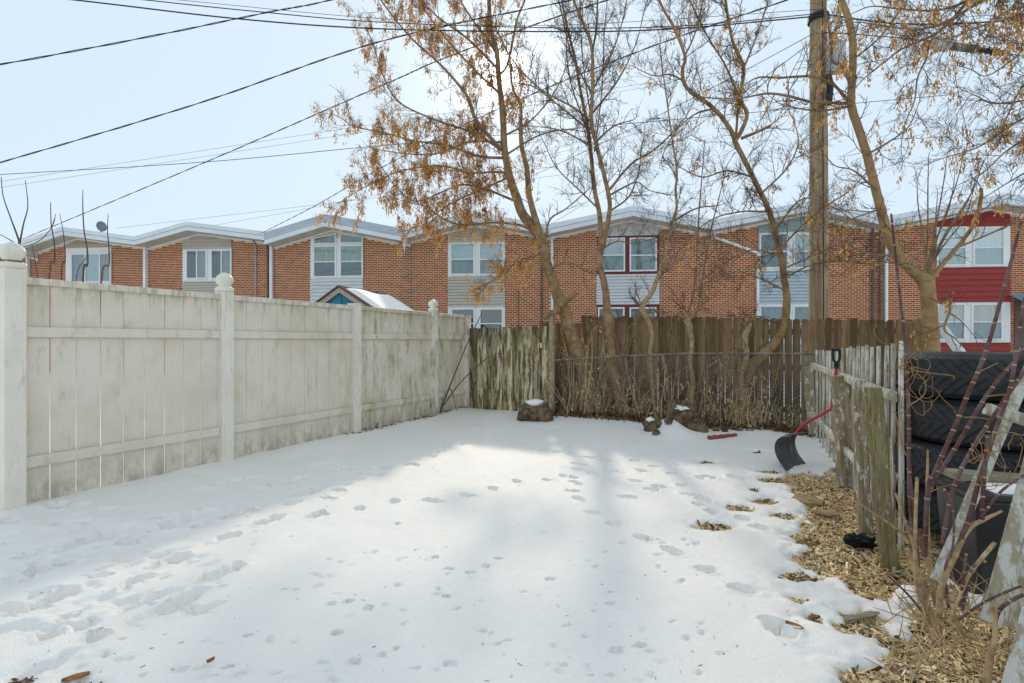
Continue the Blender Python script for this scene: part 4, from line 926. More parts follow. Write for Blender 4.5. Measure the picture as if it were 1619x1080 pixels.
def curled(lb, px, py, L, wd, an, m, seed):
    g = gnd(px, py); z = snow_z(g[0], g[1]) + .012; d = V(math.cos(an), math.sin(an), 0); q = V(-d[1], d[0], 0); vs = []; fs = []
    for i in range(7):
        t_ = i / 6; wv = wd * math.sin(math.pi * min(.98, max(.04, t_))) ** .7
        for j in (-1, 0, 1): vs.append(V(g[0], g[1], z) + d * (t_ - .5) * L + q * j * wv + Zv * (.012 * abs(j) + .02 * (t_ - .4) ** 2))
    for i in range(6):
        for j in range(2): a = i * 3 + j; fs.append((a, a + 1, a + 4, a + 3))
    mb = MB(); mb.add(vs, fs); o = mb.build('fallen_leaf', m, None, smooth=True); s_ = o.modifiers.new('Solidify', 'SOLIDIFY'); s_.thickness = .002
    tag(o, lb, 'leaf')
m_oneleaf = M('fallen_leaf', (0.33, 0.16, 0.05), (0.22, 0.10, 0.04), sc=30, rough=.7)
curled('large orange-brown leaf lying in a dent of the snow at lower right', 1256, 996, .085, .024, -1.0, m_oneleaf, 1)
curled('curled brown leaf at the bottom left edge of the snow', 120, 1066, .09, .022, .5, m_oneleaf, 2)
curled('small yellow-brown leaf on the snow at lower left', 333, 1052, .03, .009, .7, m_oneleaf, 3)
# white tube leaning at the red house
p0, p1 = at(1512, 549, 8.6), at(1490, 519, 8.9); mb = MB(); mb.tube([p0 + (p0 - p1) * 3.1, p1], .075, 14); tag(mb.build('plastic_tube', m_white, None, smooth=True), 'white tube leaning upright in front of the red house window', 'tube')

# ------------------------------------------------------------------ utility pole and wires
PY = 8.7; pb = V((1295.5 - CX) / F * PY, PY, 0)
up_ = thing('utility_pole', 'weathered wooden utility pole with a grey terminal box behind the fence', 'pole', pb)
mb = MB(); hh = np.linspace(-.2, 11.2, 40); n = 20; vs_ = []; fs_ = []
for i, h in enumerate(hh):
    r = np.interp(h, [0, 11], [.165, .105])
    for j in range(n):
        th = 2 * math.pi * j / n; k = r * (1 + .035 * float(vnoise(V(math.cos(th) * 5 + 9), V(math.sin(th) * 5 + 9), V(h * .5))[0]))
        vs_.append(pb + V(k * math.cos(th) - .012 * h * .25, k * math.sin(th), h))
for i in range(len(hh) - 1):
    for j in range(n): k = (j + 1) % n; fs_.append((i * n + j, i * n + k, (i + 1) * n + k, (i + 1) * n + j))
fs_.append(tuple(range(n))[::-1]); fs_.append(tuple(range((len(hh) - 1) * n, len(hh) * n))); mb.add(vs_, fs_); mb.build('shaft', m_pole, up_, smooth=True)
bz0, bz1 = at(0, 118, PY - .2)[2], at(0, 70, PY - .2)[2]
mb = MB(); mb.box(V(pb[0] + .12, PY - .25, (bz0 + bz1) / 2), (.125, .08, (bz1 - bz0) / 2)); bx_ = mb.build('terminal_box', m_boxgrey, up_, bevel=.012)
mb = MB(); mb.box(V(pb[0] + .12, PY - .338, (bz0 + bz1) / 2), (.105, .006, (bz1 - bz0) / 2 - .04)); mb.build('box_door', m_boxgrey, bx_, bevel=.003)
zb_ = at(0, 30, PY)[2]; mb = MB(); mb.tube([V(pb[0] - .02, PY, zb_ - .05), V(pb[0] - .02, PY, zb_ + .05)], .165, 20); mb.build('steel_band', m_cable, up_)
mb = MB(); mb.tube(catmull([V(pb[0] + .03, PY - .19, bz0), V(pb[0] + .06, PY - .20, bz0 - .18), V(pb[0] + .05, PY - .19, bz0 - .42), V(pb[0] + .04, PY - .17, bz0 - .5)], 5), [.05] * 16, 8); mb.build('cable_loop', m_cable, up_, smooth=True)
mb = MB(); mb.tube([V(pb[0] - .04, PY - .188, 1), V(pb[0] - .05, PY - .165, 7.5)], .008, 6); mb.build('ground_wire', m_cable, up_)

def wire(lb, pts, rad=.012, twist=0, sag=0.0, grp='overhead cables'):
    P = np.array(pts, float); P = catmull(P, 10 if len(P) > 2 else 24); n = len(P); t_ = np.linspace(0, 1, n)
    P[:, 2] -= sag * 4 * t_ * (1 - t_); mb = MB()
    if twist:
        Lw = np.linalg.norm(np.diff(P, axis=0), axis=1).sum(); m_ = int(Lw / .12); tt = np.linspace(0, 1, m_)
        Q = np.stack([np.interp(tt, t_, P[:, k]) for k in range(3)], 1); a = tt * Lw * 2 * math.pi / .9
        off = np.stack([np.zeros(m_), np.sin(a), np.cos(a)], 1) * rad * .9
        mb.tube(Q + off * .8, rad * .75, 4); mb.tube(Q - off * .8, rad * .6, 4)
    else: mb.tube(P, rad * .66, 5)
    return tag(mb.build('overhead_cable', m_cable, None), lb, 'cable', grp)
PT = lambda y, dx=0: V(pb[0] + dx, PY - .16, at(0, y, PY)[2])
wire('thick cable crossing the top from the pole to the upper left', [at(-250, -40, 7.7), at(118, 0, 8.07), at(378, 30, 8.3), at(600, 45.6, 8.5), at(873, 50, 8.6), at(1060, 46, 8.65), PT(34)], .017)
wire('second cable just above the thick one across the top', [at(-150, -42, 7.8), at(230, 0, 8.1), at(408, 18.5, 8.3), at(600, 35, 8.5), at(873, 44, 8.6), at(1080, 41, 8.65), PT(30)], .012)
wire('thin wire running above the two thick cables', [at(-100, -36, 7.9), at(282, 0, 8.2), at(600, 29.5, 8.5), at(873, 40, 8.6), PT(24)], .006)
wire('twisted cable rising from the left edge to the top centre', [at(-260, 143, 6.4), at(0, 102, 6.6), at(241, 57, 7.0), at(426, 19, 7.4), at(523, 0, 7.6), at(760, -60, 8.2)], .010, 1)
wire('twisted cable sloping from the upper tree to the left edge', [at(-260, 328, 9.2), at(0, 257, 8.9), at(315, 163, 8.7), at(600, 66, 8.6), at(890, 3, 8.6), at(1100, -40, 8.6), PT(-70)], .011, 1)
wire('twisted cable dropping to the leftmost peaked roof', [at(36, 378, 21.0), at(326, 256, 14.6), at(600, 137, 11.6), at(713, 88, 10.8), at(960, 0, 9.6), PT(-90)], .013, 1)
wire('nearly level wire from the left edge into the seed-laden tree', [at(-160, 285, 13), at(0, 276, 13), at(326, 256, 13), at(600, 230.5, 13), at(1000, 195, 13), at(1500, 150, 13)], .012)
wire('faint wire just under the level one on the left', [at(-120, 299, 24), at(0, 287, 24), at(548, 203, 24), at(1200, 105, 24)], .010)
wire('lowest faint wire at the left edge', [at(-120, 312, 25), at(0, 296.5, 25), at(534, 215, 25), at(1200, 110, 25)], .010)
wire('cable dropping to the valley beside the slanted transoms', [at(411, 370, 20.2), at(497, 326, 16.5), at(600, 267, 13.5), at(760, 185, 11.3), at(1000, 85, 9.6), PT(-10)], .011, 1)
wire('cable dropping behind the seed-laden tree to the roof valley beside the maroon windows', [at(868, 356, 19.3), at(1000, 262, 13.5), PT(60)], .010, sag=.15)
wire('pair partner of the cable to the roof valley beside the maroon windows', [at(640, 366, 20), at(900, 238, 12.2), PT(52)], .009, sag=.2)
wire('faint wire low over the second roof', [at(182, 361, 26), at(600, 312, 24), at(1100, 250, 23)], .010)
wire('fine wire parallel above the faint one over the second roof', [at(330, 358, 26), at(600, 307, 22), at(1100, 190, 19)], .009)
wire('cable fanning from the pole to the blue-sided house', [at(1128, 352, 18.6), at(1200, 240, 12), PT(20)], .009, sag=.1)
wire('cable bundle running right from the pole across the top', [PT(32), at(1400, 36, 8.4), at(1500, 38, 8.1), at(1619, 31, 7.8), at(1760, 22, 7.4)], .019)
wire('thin slack wire falling from the upper right to the red house', [at(1619, 118, 8.0), at(1500, 250, 13.0), at(1545, 365, 17.8)][::-1], .006)
wire('thin wire hanging straight down between the pole and the broken limb', [at(1503, 40, 8.2), at(1512, 130, 9.0), at(1537, 250, 12), at(1552, 352, 17.7)], .006)
wire('long thin wire slanting across the gap right of the pole', [at(1375, 60, 8.6), at(1450, 178, 10), at(1500, 250, 12.0), at(1590, 350, 17.6)], .006)
wire('faint crossing wire slanting left in the gap right of the pole', [at(1545, 90, 9), at(1480, 250, 13), at(1440, 340, 17.9)], .005)
s0_ = [at(1474, 66, 7.6), at(1505, 73, 7.55), at(1545, 78, 7.5), at(1600, 86, 7.4), at(1700, 100, 7.2)]
wire('cable carrying the black splice case at the upper right', [PT(60), at(1400, 58, 8.0)] + s0_, .012)
t = thing('splice_case', 'black ribbed splice case hanging on the cable at upper right', 'splice case', s0_[0])
mb = MB(); d0 = unit(s0_[1] - s0_[0]); mb.box(at(1488, 70, 7.55), (.115, .06, .075), (d0, V(0, 1, 0), np.cross(d0, V(0, 1, 0)))); mb.build('end_box', m_boxgrey, t, bevel=.01)
mb = MB(); pp = catmull([at(1500, 72, 7.55), at(1520, 75, 7.52), at(1545, 78, 7.5)], 12); mb.tube(pp, [.052 + (.008 if i % 2 else 0) for i in range(len(pp))], 10); mb.build('sleeve', m_splice, t)
mb = MB(); pp = catmull([at(1545, 78, 7.5), at(1565, 81, 7.46), at(1585, 84, 7.42)], 10); mb.tube(pp, [.035 + (.03 if i % 4 == 0 else 0) for i in range(len(pp))], 8); mb.build('wrap', m_cable, t)

# ------------------------------------------------------------------ trees
def keyq(mb, p, L, r_):
    d = V(r_.gauss(0, .35), r_.gauss(0, .35), -1); d = unit(d); a = r_.uniform(0, 6.3); q = unit(np.cross(d, V(math.cos(a), math.sin(a), 0))); nrm_ = np.cross(d, q); w_ = L * r_.uniform(.16, .24)
    c = [p, p + d * L * .35 + q * w_ * .6 + nrm_ * .004, p + d * L * .75 + q * w_, p + d * L, p + d * L * .75 - q * w_ * .5 + nrm_ * .006, p + d * L * .35 - q * w_ * .35]
    mb.add(c, [(0, 1, 5), (1, 2, 4, 5), (2, 3, 4)])
def cluster(mb, p, r_, n=8, L=.052):
    h = r_.uniform(.06, .20)
    for _ in range(n): keyq(mb, p + V(r_.gauss(0, .015), r_.gauss(0, .015), -r_.uniform(0, h)), L * r_.uniform(.75, 1.25), r_)
class Tree:
    def __init__(s, name, label, cat, base, seed, trunk_m=None):
        s.t = thing(name, label, cat, base); s.r = random.Random(seed); s.tr, s.br, s.tw, s.ky = MB(), MB(), MB(), MB(); s.m = trunk_m or m_bark; s.nk = 0; s.kn = (3, 7)
    def limb(s, pts, Y0, dY=0.0, main=False, n=8, k=6, wob=0.0):
        """pts: (px, py, width px) along the limb; Y runs from Y0 to Y0+dY"""
        m_ = len(pts); P = []; rad = []
        for i, (x, y, w_) in enumerate(pts):
            Yy = Y0 + dY * i / max(1, m_ - 1); P.append(at(x, y, Yy)); rad.append(max(.003, w_ / 2 * Yy / F * (1 if main else .82)))
        C = catmull(P, k); rr = np.interp(np.linspace(0, m_ - 1, len(C)), range(m_), rad)
        if wob: C[1:] += np.array([[s.r.gauss(0, 1) for _ in range(3)] for _ in range(len(C) - 1)]) * wob * rr[1:, None]
        (s.tr if main else s.br).tube(C, rr, n); return C, rr
    def twig(s, p, d, L, r, lev, up=.05, curl=.16, keys=0.0, droop=0.0):
        n = 6 if lev else 4; P = [p]; q = p; dd = unit(d)
        for i in range(n):
            dd = unit(dd + V(s.r.gauss(0, curl), s.r.gauss(0, curl), s.r.gauss(0, curl) + up - droop * i / n)); q = q + dd * L / n; P.append(q)
        s.tw.tube(P, np.linspace(r, max(.0014, r * .4), n + 1), 4 if r > .006 else 3, cap=False)
        if lev:
            for i in range(1, n + 1):
                if s.r.random() < (.85 if lev > 1 else .7):
                    for sg in ((1, -1) if s.r.random() < .35 else (1,)):
                        a = s.r.uniform(0, 6.28); pv = unit(np.cross(dd, V(math.cos(a), math.sin(a), s.r.uniform(-.5, .5))))
                        s.twig(P[i], dd * .8 + pv * sg * .75, L * s.r.uniform(.35, .62), r * .58, lev - 1, up, curl, keys, droop)
        if keys and s.r.random() < keys:
            for i in range(1, n + 1):
                if s.r.random() < .55: cluster(s.ky, P[i], s.r, s.r.randint(*s.kn)); s.nk += 1
    def sprout(s, C, rr, step, L, lev, up=.05, start=.15, keys=0.0, spread=.9, rmax=.007, droop=0.0, bias=None):
        seg = np.linalg.norm(np.diff(C, axis=0), axis=1); cum = np.concatenate([[0], np.cumsum(seg)]); x = cum[-1] * start
        while x < cum[-1]:
            i = min(len(C) - 2, int(np.searchsorted(cum, x)) - 1); i = max(i, 0); p = lerp(C[i], C[i + 1], (x - cum[i]) / (seg[i] + 1e-9)); tg = unit(C[i + 1] - C[i])
            a = s.r.uniform(0, 6.28); pv = unit(np.cross(tg, V(math.cos(a), math.sin(a), s.r.uniform(-1, 1))))
            d = tg * .6 + pv * spread + V(0, 0, .25)
            if bias is not None: d = d + bias
            s.twig(p, d, L * s.r.uniform(.5, 1.25), min(rmax, rr[i] * .55), lev, up, .16, keys, droop); x += step * s.r.uniform(.6, 1.5)
        s.twig(C[-1], C[-1] - C[-2], L * .8, min(rmax, rr[-1]), lev, up, .14, keys, droop)
    def done(s):
        if s.tr.n: s.tr.build('trunk', s.m, s.t, smooth=True)
        if s.br.n: s.br.build('branches', m_branch, s.t, smooth=True)
        if s.tw.n: o = s.tw.build('twigs', m_twigs, s.t); o['kind'] = 'stuff'
        if s.ky.n: o = s.ky.build('seed_keys', m_keys, s.t); o['kind'] = 'stuff'

# tree 1: leaning, hung with seed keys
Y1 = 8.95; T1 = Tree('maple_tree', 'leaning tree with clusters of brown seed keys hanging on its left limbs', 'tree', gnd(934, 661), 3)
T1.kn = (4, 10)
C, rr = T1.limb([(936, 668, 30), (934, 655, 25), (926, 597, 21), (907, 538, 21), (893, 492, 20), (883, 470, 19), (876, 450, 17), (864, 415, 16), (858, 384, 18), (845, 362, 18), (826, 338, 15), (816, 310, 14), (807, 283, 12), (798, 240, 11), (795, 187, 9.5), (788, 113, 8), (785, 80, 8), (775, 43, 7), (773, 0, 6), (768, -60, 4), (760, -130, 2)], Y1, .2, True, 12, 5, .04)
T1.sprout(C[60:], rr[60:], .16, .7, 2, .06, .0, .35)
K = .62
for pts, dy, kk in [([(797, 235, 8), (787, 230, 7.5), (753, 190, 7), (737, 150, 6), (697, 103, 4.5), (650, 60, 3.5), (607, 7, 3), (585, -30, 2)], -.8, K),
                    ([(800, 250, 6), (757, 247, 4.5), (707, 230, 4), (657, 223, 3), (607, 210, 2.5), (560, 200, 2), (540, 187, 1.5)], -1.1, K),
                    ([(797, 240, 6), (770, 222, 5), (740, 207, 4.5), (690, 190, 3.5), (633, 163, 3), (607, 123, 2.4), (590, 70, 1.8), (578, 43, 1.4)], -.5, .45),
                    ([(805, 273, 5), (780, 272, 4), (740, 273, 3.5), (700, 262, 3), (650, 267, 2.6), (607, 280, 2.2), (547, 313, 1.5)], -.9, K),
                    ([(815, 318, 5), (770, 300, 4), (735, 292, 3.5), (707, 300, 3), (660, 318, 2.4), (630, 300, 2), (603, 263, 1.5)], -.6, K),
                    ([(856, 376, 6), (825, 357, 5), (780, 352, 4), (732, 356, 4), (700, 345, 3), (675, 328, 2.5), (640, 318, 2)], -1.0, .75),
                    ([(860, 395, 5), (845, 405, 4), (820, 412, 3.5), (800, 428, 3), (772, 447, 2)], -.9, .7),
                    ([(785, 85, 6), (770, 60, 5), (753, 40, 4), (727, 0, 3), (710, -30, 2)], -.5, .5), ([(788, 110, 5), (740, 62, 4), (690, 25, 3), (650, -20, 2)], -1.2, .6),
                    ([(792, 150, 5), (750, 110, 4), (700, 55, 3), (668, 10, 2.4), (650, -25, 2)], .5, .55), ([(798, 225, 4), (740, 225, 3.4), (690, 243, 2.8), (640, 243, 2.2), (590, 235, 1.6)], .4, K),
                    ([(806, 280, 4), (760, 300, 3.4), (720, 318, 2.8), (685, 340, 2.2), (650, 362, 1.6)], -.4, .6),
                    ([(788, 120, 5), (803, 100, 4.5), (817, 33, 4), (830, 0, 3.5), (845, -50, 2)], .4, .12), ([(797, 215, 4), (840, 190, 3), (880, 140, 2.2), (905, 80, 1.5)], .4, 0),
                    ([(800, 245, 4), (850, 215, 3), (895, 205, 2.2), (930, 210, 1.4)], -.5, 0)]:
    C, rr = T1.limb(pts, Y1 + .15, dy, False, 6); T1.sprout(C, rr, .12 if kk > .3 else .17, .42, 2, .02, .12, kk * .25, .8, .006)
C, rr = T1.limb([(857, 378, 12), (850, 358, 11), (837, 310, 9), (833, 267, 8), (825, 233, 7), (823, 200, 6), (823, 167, 5), (810, 137, 4), (806, 90, 3)], Y1 + .05, -.4, True, 8); T1.sprout(C, rr, .14, .5, 1, .05, .2, .45)
T1.limb([(882, 485, 11), (900, 472, 9), (912, 462, 7)], Y1 - .1, -.1, True, 8, 4, .08); T1.limb([(884, 490, 10), (868, 497, 8), (858, 503, 6)], Y1 - .1, -.2, True, 8, 4, .08)
C, rr = T1.limb([(862, 400, 5), (868, 350, 4), (895, 330, 2.5), (930, 300, 1.6)], Y1, .3); T1.sprout(C, rr, .15, .35, 1)
C, rr = T1.limb([(870, 425, 4), (900, 415, 3), (930, 430, 2)], Y1, -.3); T1.sprout(C, rr, .14, .3, 1, keys=.25)
for px, py in [(700, 365), (712, 370), (722, 368), (705, 385), (735, 363), (745, 372), (752, 368), (690, 392), (776, 378), (790, 395), (812, 380), (815, 400), (800, 350), (850, 300), (830, 345), (836, 290), (826, 265), (832, 300), (843, 275), (815, 300), (738, 437), (823, 450), (835, 440), (785, 435), (797, 420)]:
    p = at(px, py, Y1 - .5); cluster(T1.ky, p, T1.r, 14); 
    T1.tw.tube([p, p + V(.02, .1, .12), p + V(.05, .3, .3)], .003, 3, cap=False)
T1.done()

# tree 2: forked
Y2 = 8.65; T2 = Tree('forked_tree', 'upright bare tree forking into two stems right of the seed-laden tree', 'tree', gnd(988, 666), 5)
T2.limb([(992, 676, 27), (988, 664, 21), (977, 616, 15), (969, 577, 13), (966, 538, 12), (962, 505, 16), (960, 490, 13), (957, 456, 11), (949, 423, 10), (948, 403, 11), (951, 386, 12.5)], Y2, 0, True, 12, 5, .05)
C, rr = T2.limb([(950, 390, 9), (948, 340, 7.5), (940, 300, 7), (934, 240, 6), (929, 200, 5.5), (917, 140, 4.6), (910, 97, 4.5), (896, 40, 3.5), (885, -20, 2.5), (875, -80, 1.5)], Y2, .3, True, 8); T2.sprout(C, rr, .13, .6, 2, .08, .2)
C, rr = T2.limb([(953, 388, 9), (963, 340, 7), (962, 307, 7), (944, 233, 6.5), (935, 193, 6), (937, 133, 5.4), (934, 70, 4.8), (907, 0, 4), (890, -60, 2)], Y2, -.3, True, 8); T2.sprout(C, rr, .13, .6, 2, .08, .2)
for pts, dy in [([(935, 90, 5), (943, 45, 4), (945, 0, 3.4), (948, -60, 2)], .2), ([(964, 300, 5), (997, 260, 4), (1034, 237, 3.4), (1060, 213, 2.8), (1080, 190, 2)], -.6), ([(962, 310, 4), (985, 297, 3.4), (1007, 288, 2.8), (1025, 300, 2.2), (1040, 305, 1.6)], -.4),
                ([(934, 193, 5), (907, 170, 4), (853, 140, 3.2), (807, 90, 2.6), (787, 50, 2)], -.5), ([(930, 205, 4), (890, 172, 3.4), (845, 138, 2.6), (820, 132, 2)], .4), ([(932, 230, 4), (900, 212, 3), (873, 203, 2.4), (845, 200, 1.6)], -.7),
                ([(937, 150, 4), (905, 90, 3), (890, 30, 2.2), (880, -20, 1.6)], .5), ([(938, 140, 4), (965, 90, 3), (985, 30, 2.2), (995, -30, 1.6)], -.4), ([(942, 225, 4), (970, 200, 3), (1000, 190, 2)], .4), ([(936, 180, 4), (975, 130, 3), (1005, 70, 2), (1020, 10, 1.5)], -.2),
                ([(946, 330, 4), (915, 300, 3), (880, 265, 2), (860, 225, 1.5)], .4), ([(963, 335, 4), (995, 310, 3), (1010, 270, 2), (1015, 230, 1.5)], .5), ([(950, 395, 4), (975, 382, 3), (1005, 385, 2), (1030, 378, 1.5)], -.3)]:
    C, rr = T2.limb(pts, Y2, dy, False, 6); T2.sprout(C, rr, .13, .45, 2 if len(pts) > 3 else 1, .05, .15)
for pts in [[(930, 210, 3), (900, 120, 2.4), (895, 30, 2), (897, -30, 1.4)], [(940, 240, 3), (952, 140, 2.4), (955, 60, 2), (962, -20, 1.4)], [(935, 190, 3), (922, 100, 2.4), (918, 20, 2), (921, -40, 1.4)]]:
    C, rr = T2.limb(pts, Y2, .2, False, 5); T2.sprout(C, rr, .16, .35, 1, .08)
T2.done()

# tree 3: curved trunk
Y3 = 7.9; T3 = Tree('curved_tree', 'bare tree whose curved trunk bends out over the wire fence left of the pole', 'tree', gnd(1164, 675), 9)
C, rr = T3.limb([(1160, 690, 24), (1164, 655, 18), (1178, 607, 15), (1188, 580, 16), (1204, 563, 18), (1227, 539, 15), (1239, 515, 13), (1244, 473, 11), (1240, 442, 10), (1236, 412, 9.5), (1230, 387, 9), (1220, 345, 8.5), (1211, 322, 8), (1183, 265, 7.5), (1161, 222, 7.5)], Y3, -.2, True, 12, 5, .05); T3.sprout(C[45:], rr[45:], .16, .5, 2, .05, .0)
for pts, dy, mn in [([(1163, 224, 8), (1154, 204, 7), (1129, 172, 6.5), (1086, 139, 6), (1079, 111, 5.5), (1083, 89, 5), (1065, 43, 4.4), (1043, 3, 4), (1025, -50, 3)], -.5, 1), ([(1162, 222, 8), (1172, 207, 6.5), (1181, 179, 6), (1170, 154, 5.6), (1176, 107, 5), (1158, 64, 4.4), (1147, 0, 4), (1140, -50, 3)], .1, 1),
                    ([(1163, 220, 5), (1166, 180, 4.4), (1165, 150, 4), (1147, 104, 3.4), (1120, 60, 3), (1095, 10, 2.4), (1080, -30, 2)], .4, 0), ([(1172, 219, 6), (1201, 207, 5.5), (1219, 198, 5)], -.1, 0), ([(1175, 110, 4), (1195, 60, 3), (1215, 0, 2.4), (1225, -40, 2)], .2, 0),
                    ([(1190, 280, 4), (1150, 270, 3), (1110, 280, 2.4), (1070, 262, 1.8)], -.4, 0), ([(1205, 305, 4), (1245, 265, 3), (1262, 225, 2.2), (1255, 190, 1.5)], .3, 0), ([(1215, 335, 4), (1170, 335, 3), (1120, 350, 2.4), (1075, 395, 1.8)], -.3, 0),
                    ([(1232, 395, 4), (1265, 360, 3), (1300, 330, 2.6), (1345, 300, 2.2), (1378, 262, 1.6)], -.6, 0), ([(1235, 405, 4), (1190, 395, 3), (1150, 410, 2.2), (1120, 405, 1.6)], -.4, 0), ([(1225, 365, 4), (1260, 320, 3), (1290, 315, 2.4), (1330, 335, 1.8)], -.6, 0),
                    ([(1240, 440, 4), (1280, 420, 3), (1330, 412, 2.4), (1380, 418, 2), (1420, 405, 1.6)], -.7, 0), ([(1238, 425, 3.4), (1285, 405, 2.6), (1340, 380, 2.2), (1395, 375, 1.6)], -.8, 0), ([(1243, 460, 3.4), (1200, 440, 2.8), (1165, 430, 2.2), (1130, 445, 1.5)], -.5, 0),
                    ([(1128, 172, 4), (1100, 180, 3), (1070, 205, 2.2), (1050, 240, 1.6)], -.3, 0), ([(1084, 130, 4), (1060, 118, 3), (1035, 120, 2), (1010, 110, 1.5)], -.4, 0), ([(1080, 95, 3.6), (1100, 50, 2.8), (1112, 0, 2.2), (1118, -30, 1.6)], .2, 0)]:
    C, rr = T3.limb(pts, Y3 - .2, dy, bool(mn), 7); T3.sprout(C, rr, .12, .42, 2 if mn or len(pts) > 3 else 1, .05, .12, .02)
T3.done()

# tree 4: right, limb arching to the left, behind the tyres
Y4 = 6.4; T4 = Tree('arching_tree', 'tree with a stout trunk behind the tyres and one thick limb arching up left', 'tree', gnd(1476, 712), 12, m_bark2)
C, rr = T4.limb([(1478, 720, 30), (1475, 640, 26), (1473, 552, 22), (1468, 477, 21), (1463, 446, 22), (1447, 430, 18), (1425, 410, 15.5), (1407, 382, 14.5), (1395, 340, 13.5), (1383, 293, 12.5), (1366, 229, 12), (1348, 175, 12), (1346, 150, 11), (1349, 82, 10.5), (1344, 39, 10), (1330, 0, 9), (1316, -50, 8)], Y4, -.3, True, 12, 6, .04); T4.sprout(C[40:], rr[40:], .22, .4, 1, .05, .0, .05)
C, rr = T4.limb([(1463, 452, 13), (1480, 430, 8), (1510, 395, 6.5), (1530, 370, 6), (1545, 342, 5.5), (1551, 312, 5), (1551, 298, 5)], Y4 - .05, -.2, True, 8, 6, .08); T4.sprout(C, rr, .3, .3, 1)
lumpmb = T4.tr; lump(lumpmb, at(1466, 434, Y4 - .05), (.085, .08, .08), .5, 6, 14, 10, 2.5)
for pts, dy, kk in [([(1345, 164, 8), (1333, 163, 6), (1283, 161, 5), (1247, 152, 4.6), (1212, 148, 4), (1165, 156, 3), (1111, 154, 2)], -.5, .10), ([(1344, 160, 7), (1337, 154, 6), (1315, 132, 5), (1283, 121, 4.6), (1233, 123, 4), (1197, 123, 3), (1170, 140, 2)], -.2, .06),
                    ([(1346, 140, 8), (1344, 132, 7), (1333, 107, 6.4), (1315, 95, 6), (1315, 68, 5.6), (1305, 18, 5), (1299, -30, 4)], .1, .03), ([(1345, 168, 5), (1300, 175, 3.4), (1265, 172, 2.8), (1235, 165, 2)], .2, .05),
                    ([(1385, 300, 4), (1350, 270, 3), (1320, 262, 2.2), (1300, 240, 1.6)], -.3, 0), ([(1393, 330, 4), (1350, 345, 3), (1320, 360, 2), (1300, 355, 1.5)], -.3, .06), ([(1370, 245, 4), (1420, 215, 3), (1440, 195, 2), (1452, 165, 1.6)], .2, .05),
                    ([(1505, 395, 4), (1560, 372, 3.2), (1597, 355, 2.6), (1640, 338, 2)], -.3, 0), ([(1348, 95, 4), (1390, 60, 3), (1420, 20, 2.2), (1430, -20, 1.6)], .2, .1), ([(1420, 405, 4), (1370, 400, 3), (1320, 375, 2.4), (1280, 350, 1.8)], -.5, .05), ([(1440, 425, 4), (1400, 415, 3), (1350, 440, 2.2), (1310, 425, 1.6)], -.5, 0),
                    ([(1470, 470, 4), (1490, 480, 5), (1500, 470, 5), (1502, 490, 4.5), (1493, 520, 4), (1510, 535, 3)], -.5, .1)]:
    C, rr = T4.limb(pts, Y4 - .25, dy, False, 6); T4.sprout(C, rr, .13, .35, 1, .03, .15, kk)
for x1, y1 in [(1467, 300), (1452, 330), (1490, 300), (1512, 290), (1530, 318), (1500, 330), (1478, 360), (1525, 345), (1536, 305)]:
    x0 = 1462 + (x1 - 1462) * .12 + T4.r.uniform(-3, 3); C, rr = T4.limb([(x0, 428, 3.2), (lerp(x0, x1, .4) + T4.r.uniform(-4, 4), lerp(428, y1, .45), 2.8), (x1, y1, 2.2), (x1 + (x1 - 1462) * .25, y1 - 50, 1.3)], Y4 - .15, T4.r.uniform(-.3, .3), False, 5); T4.sprout(C, rr, .25, .22, 0)
T4.done()

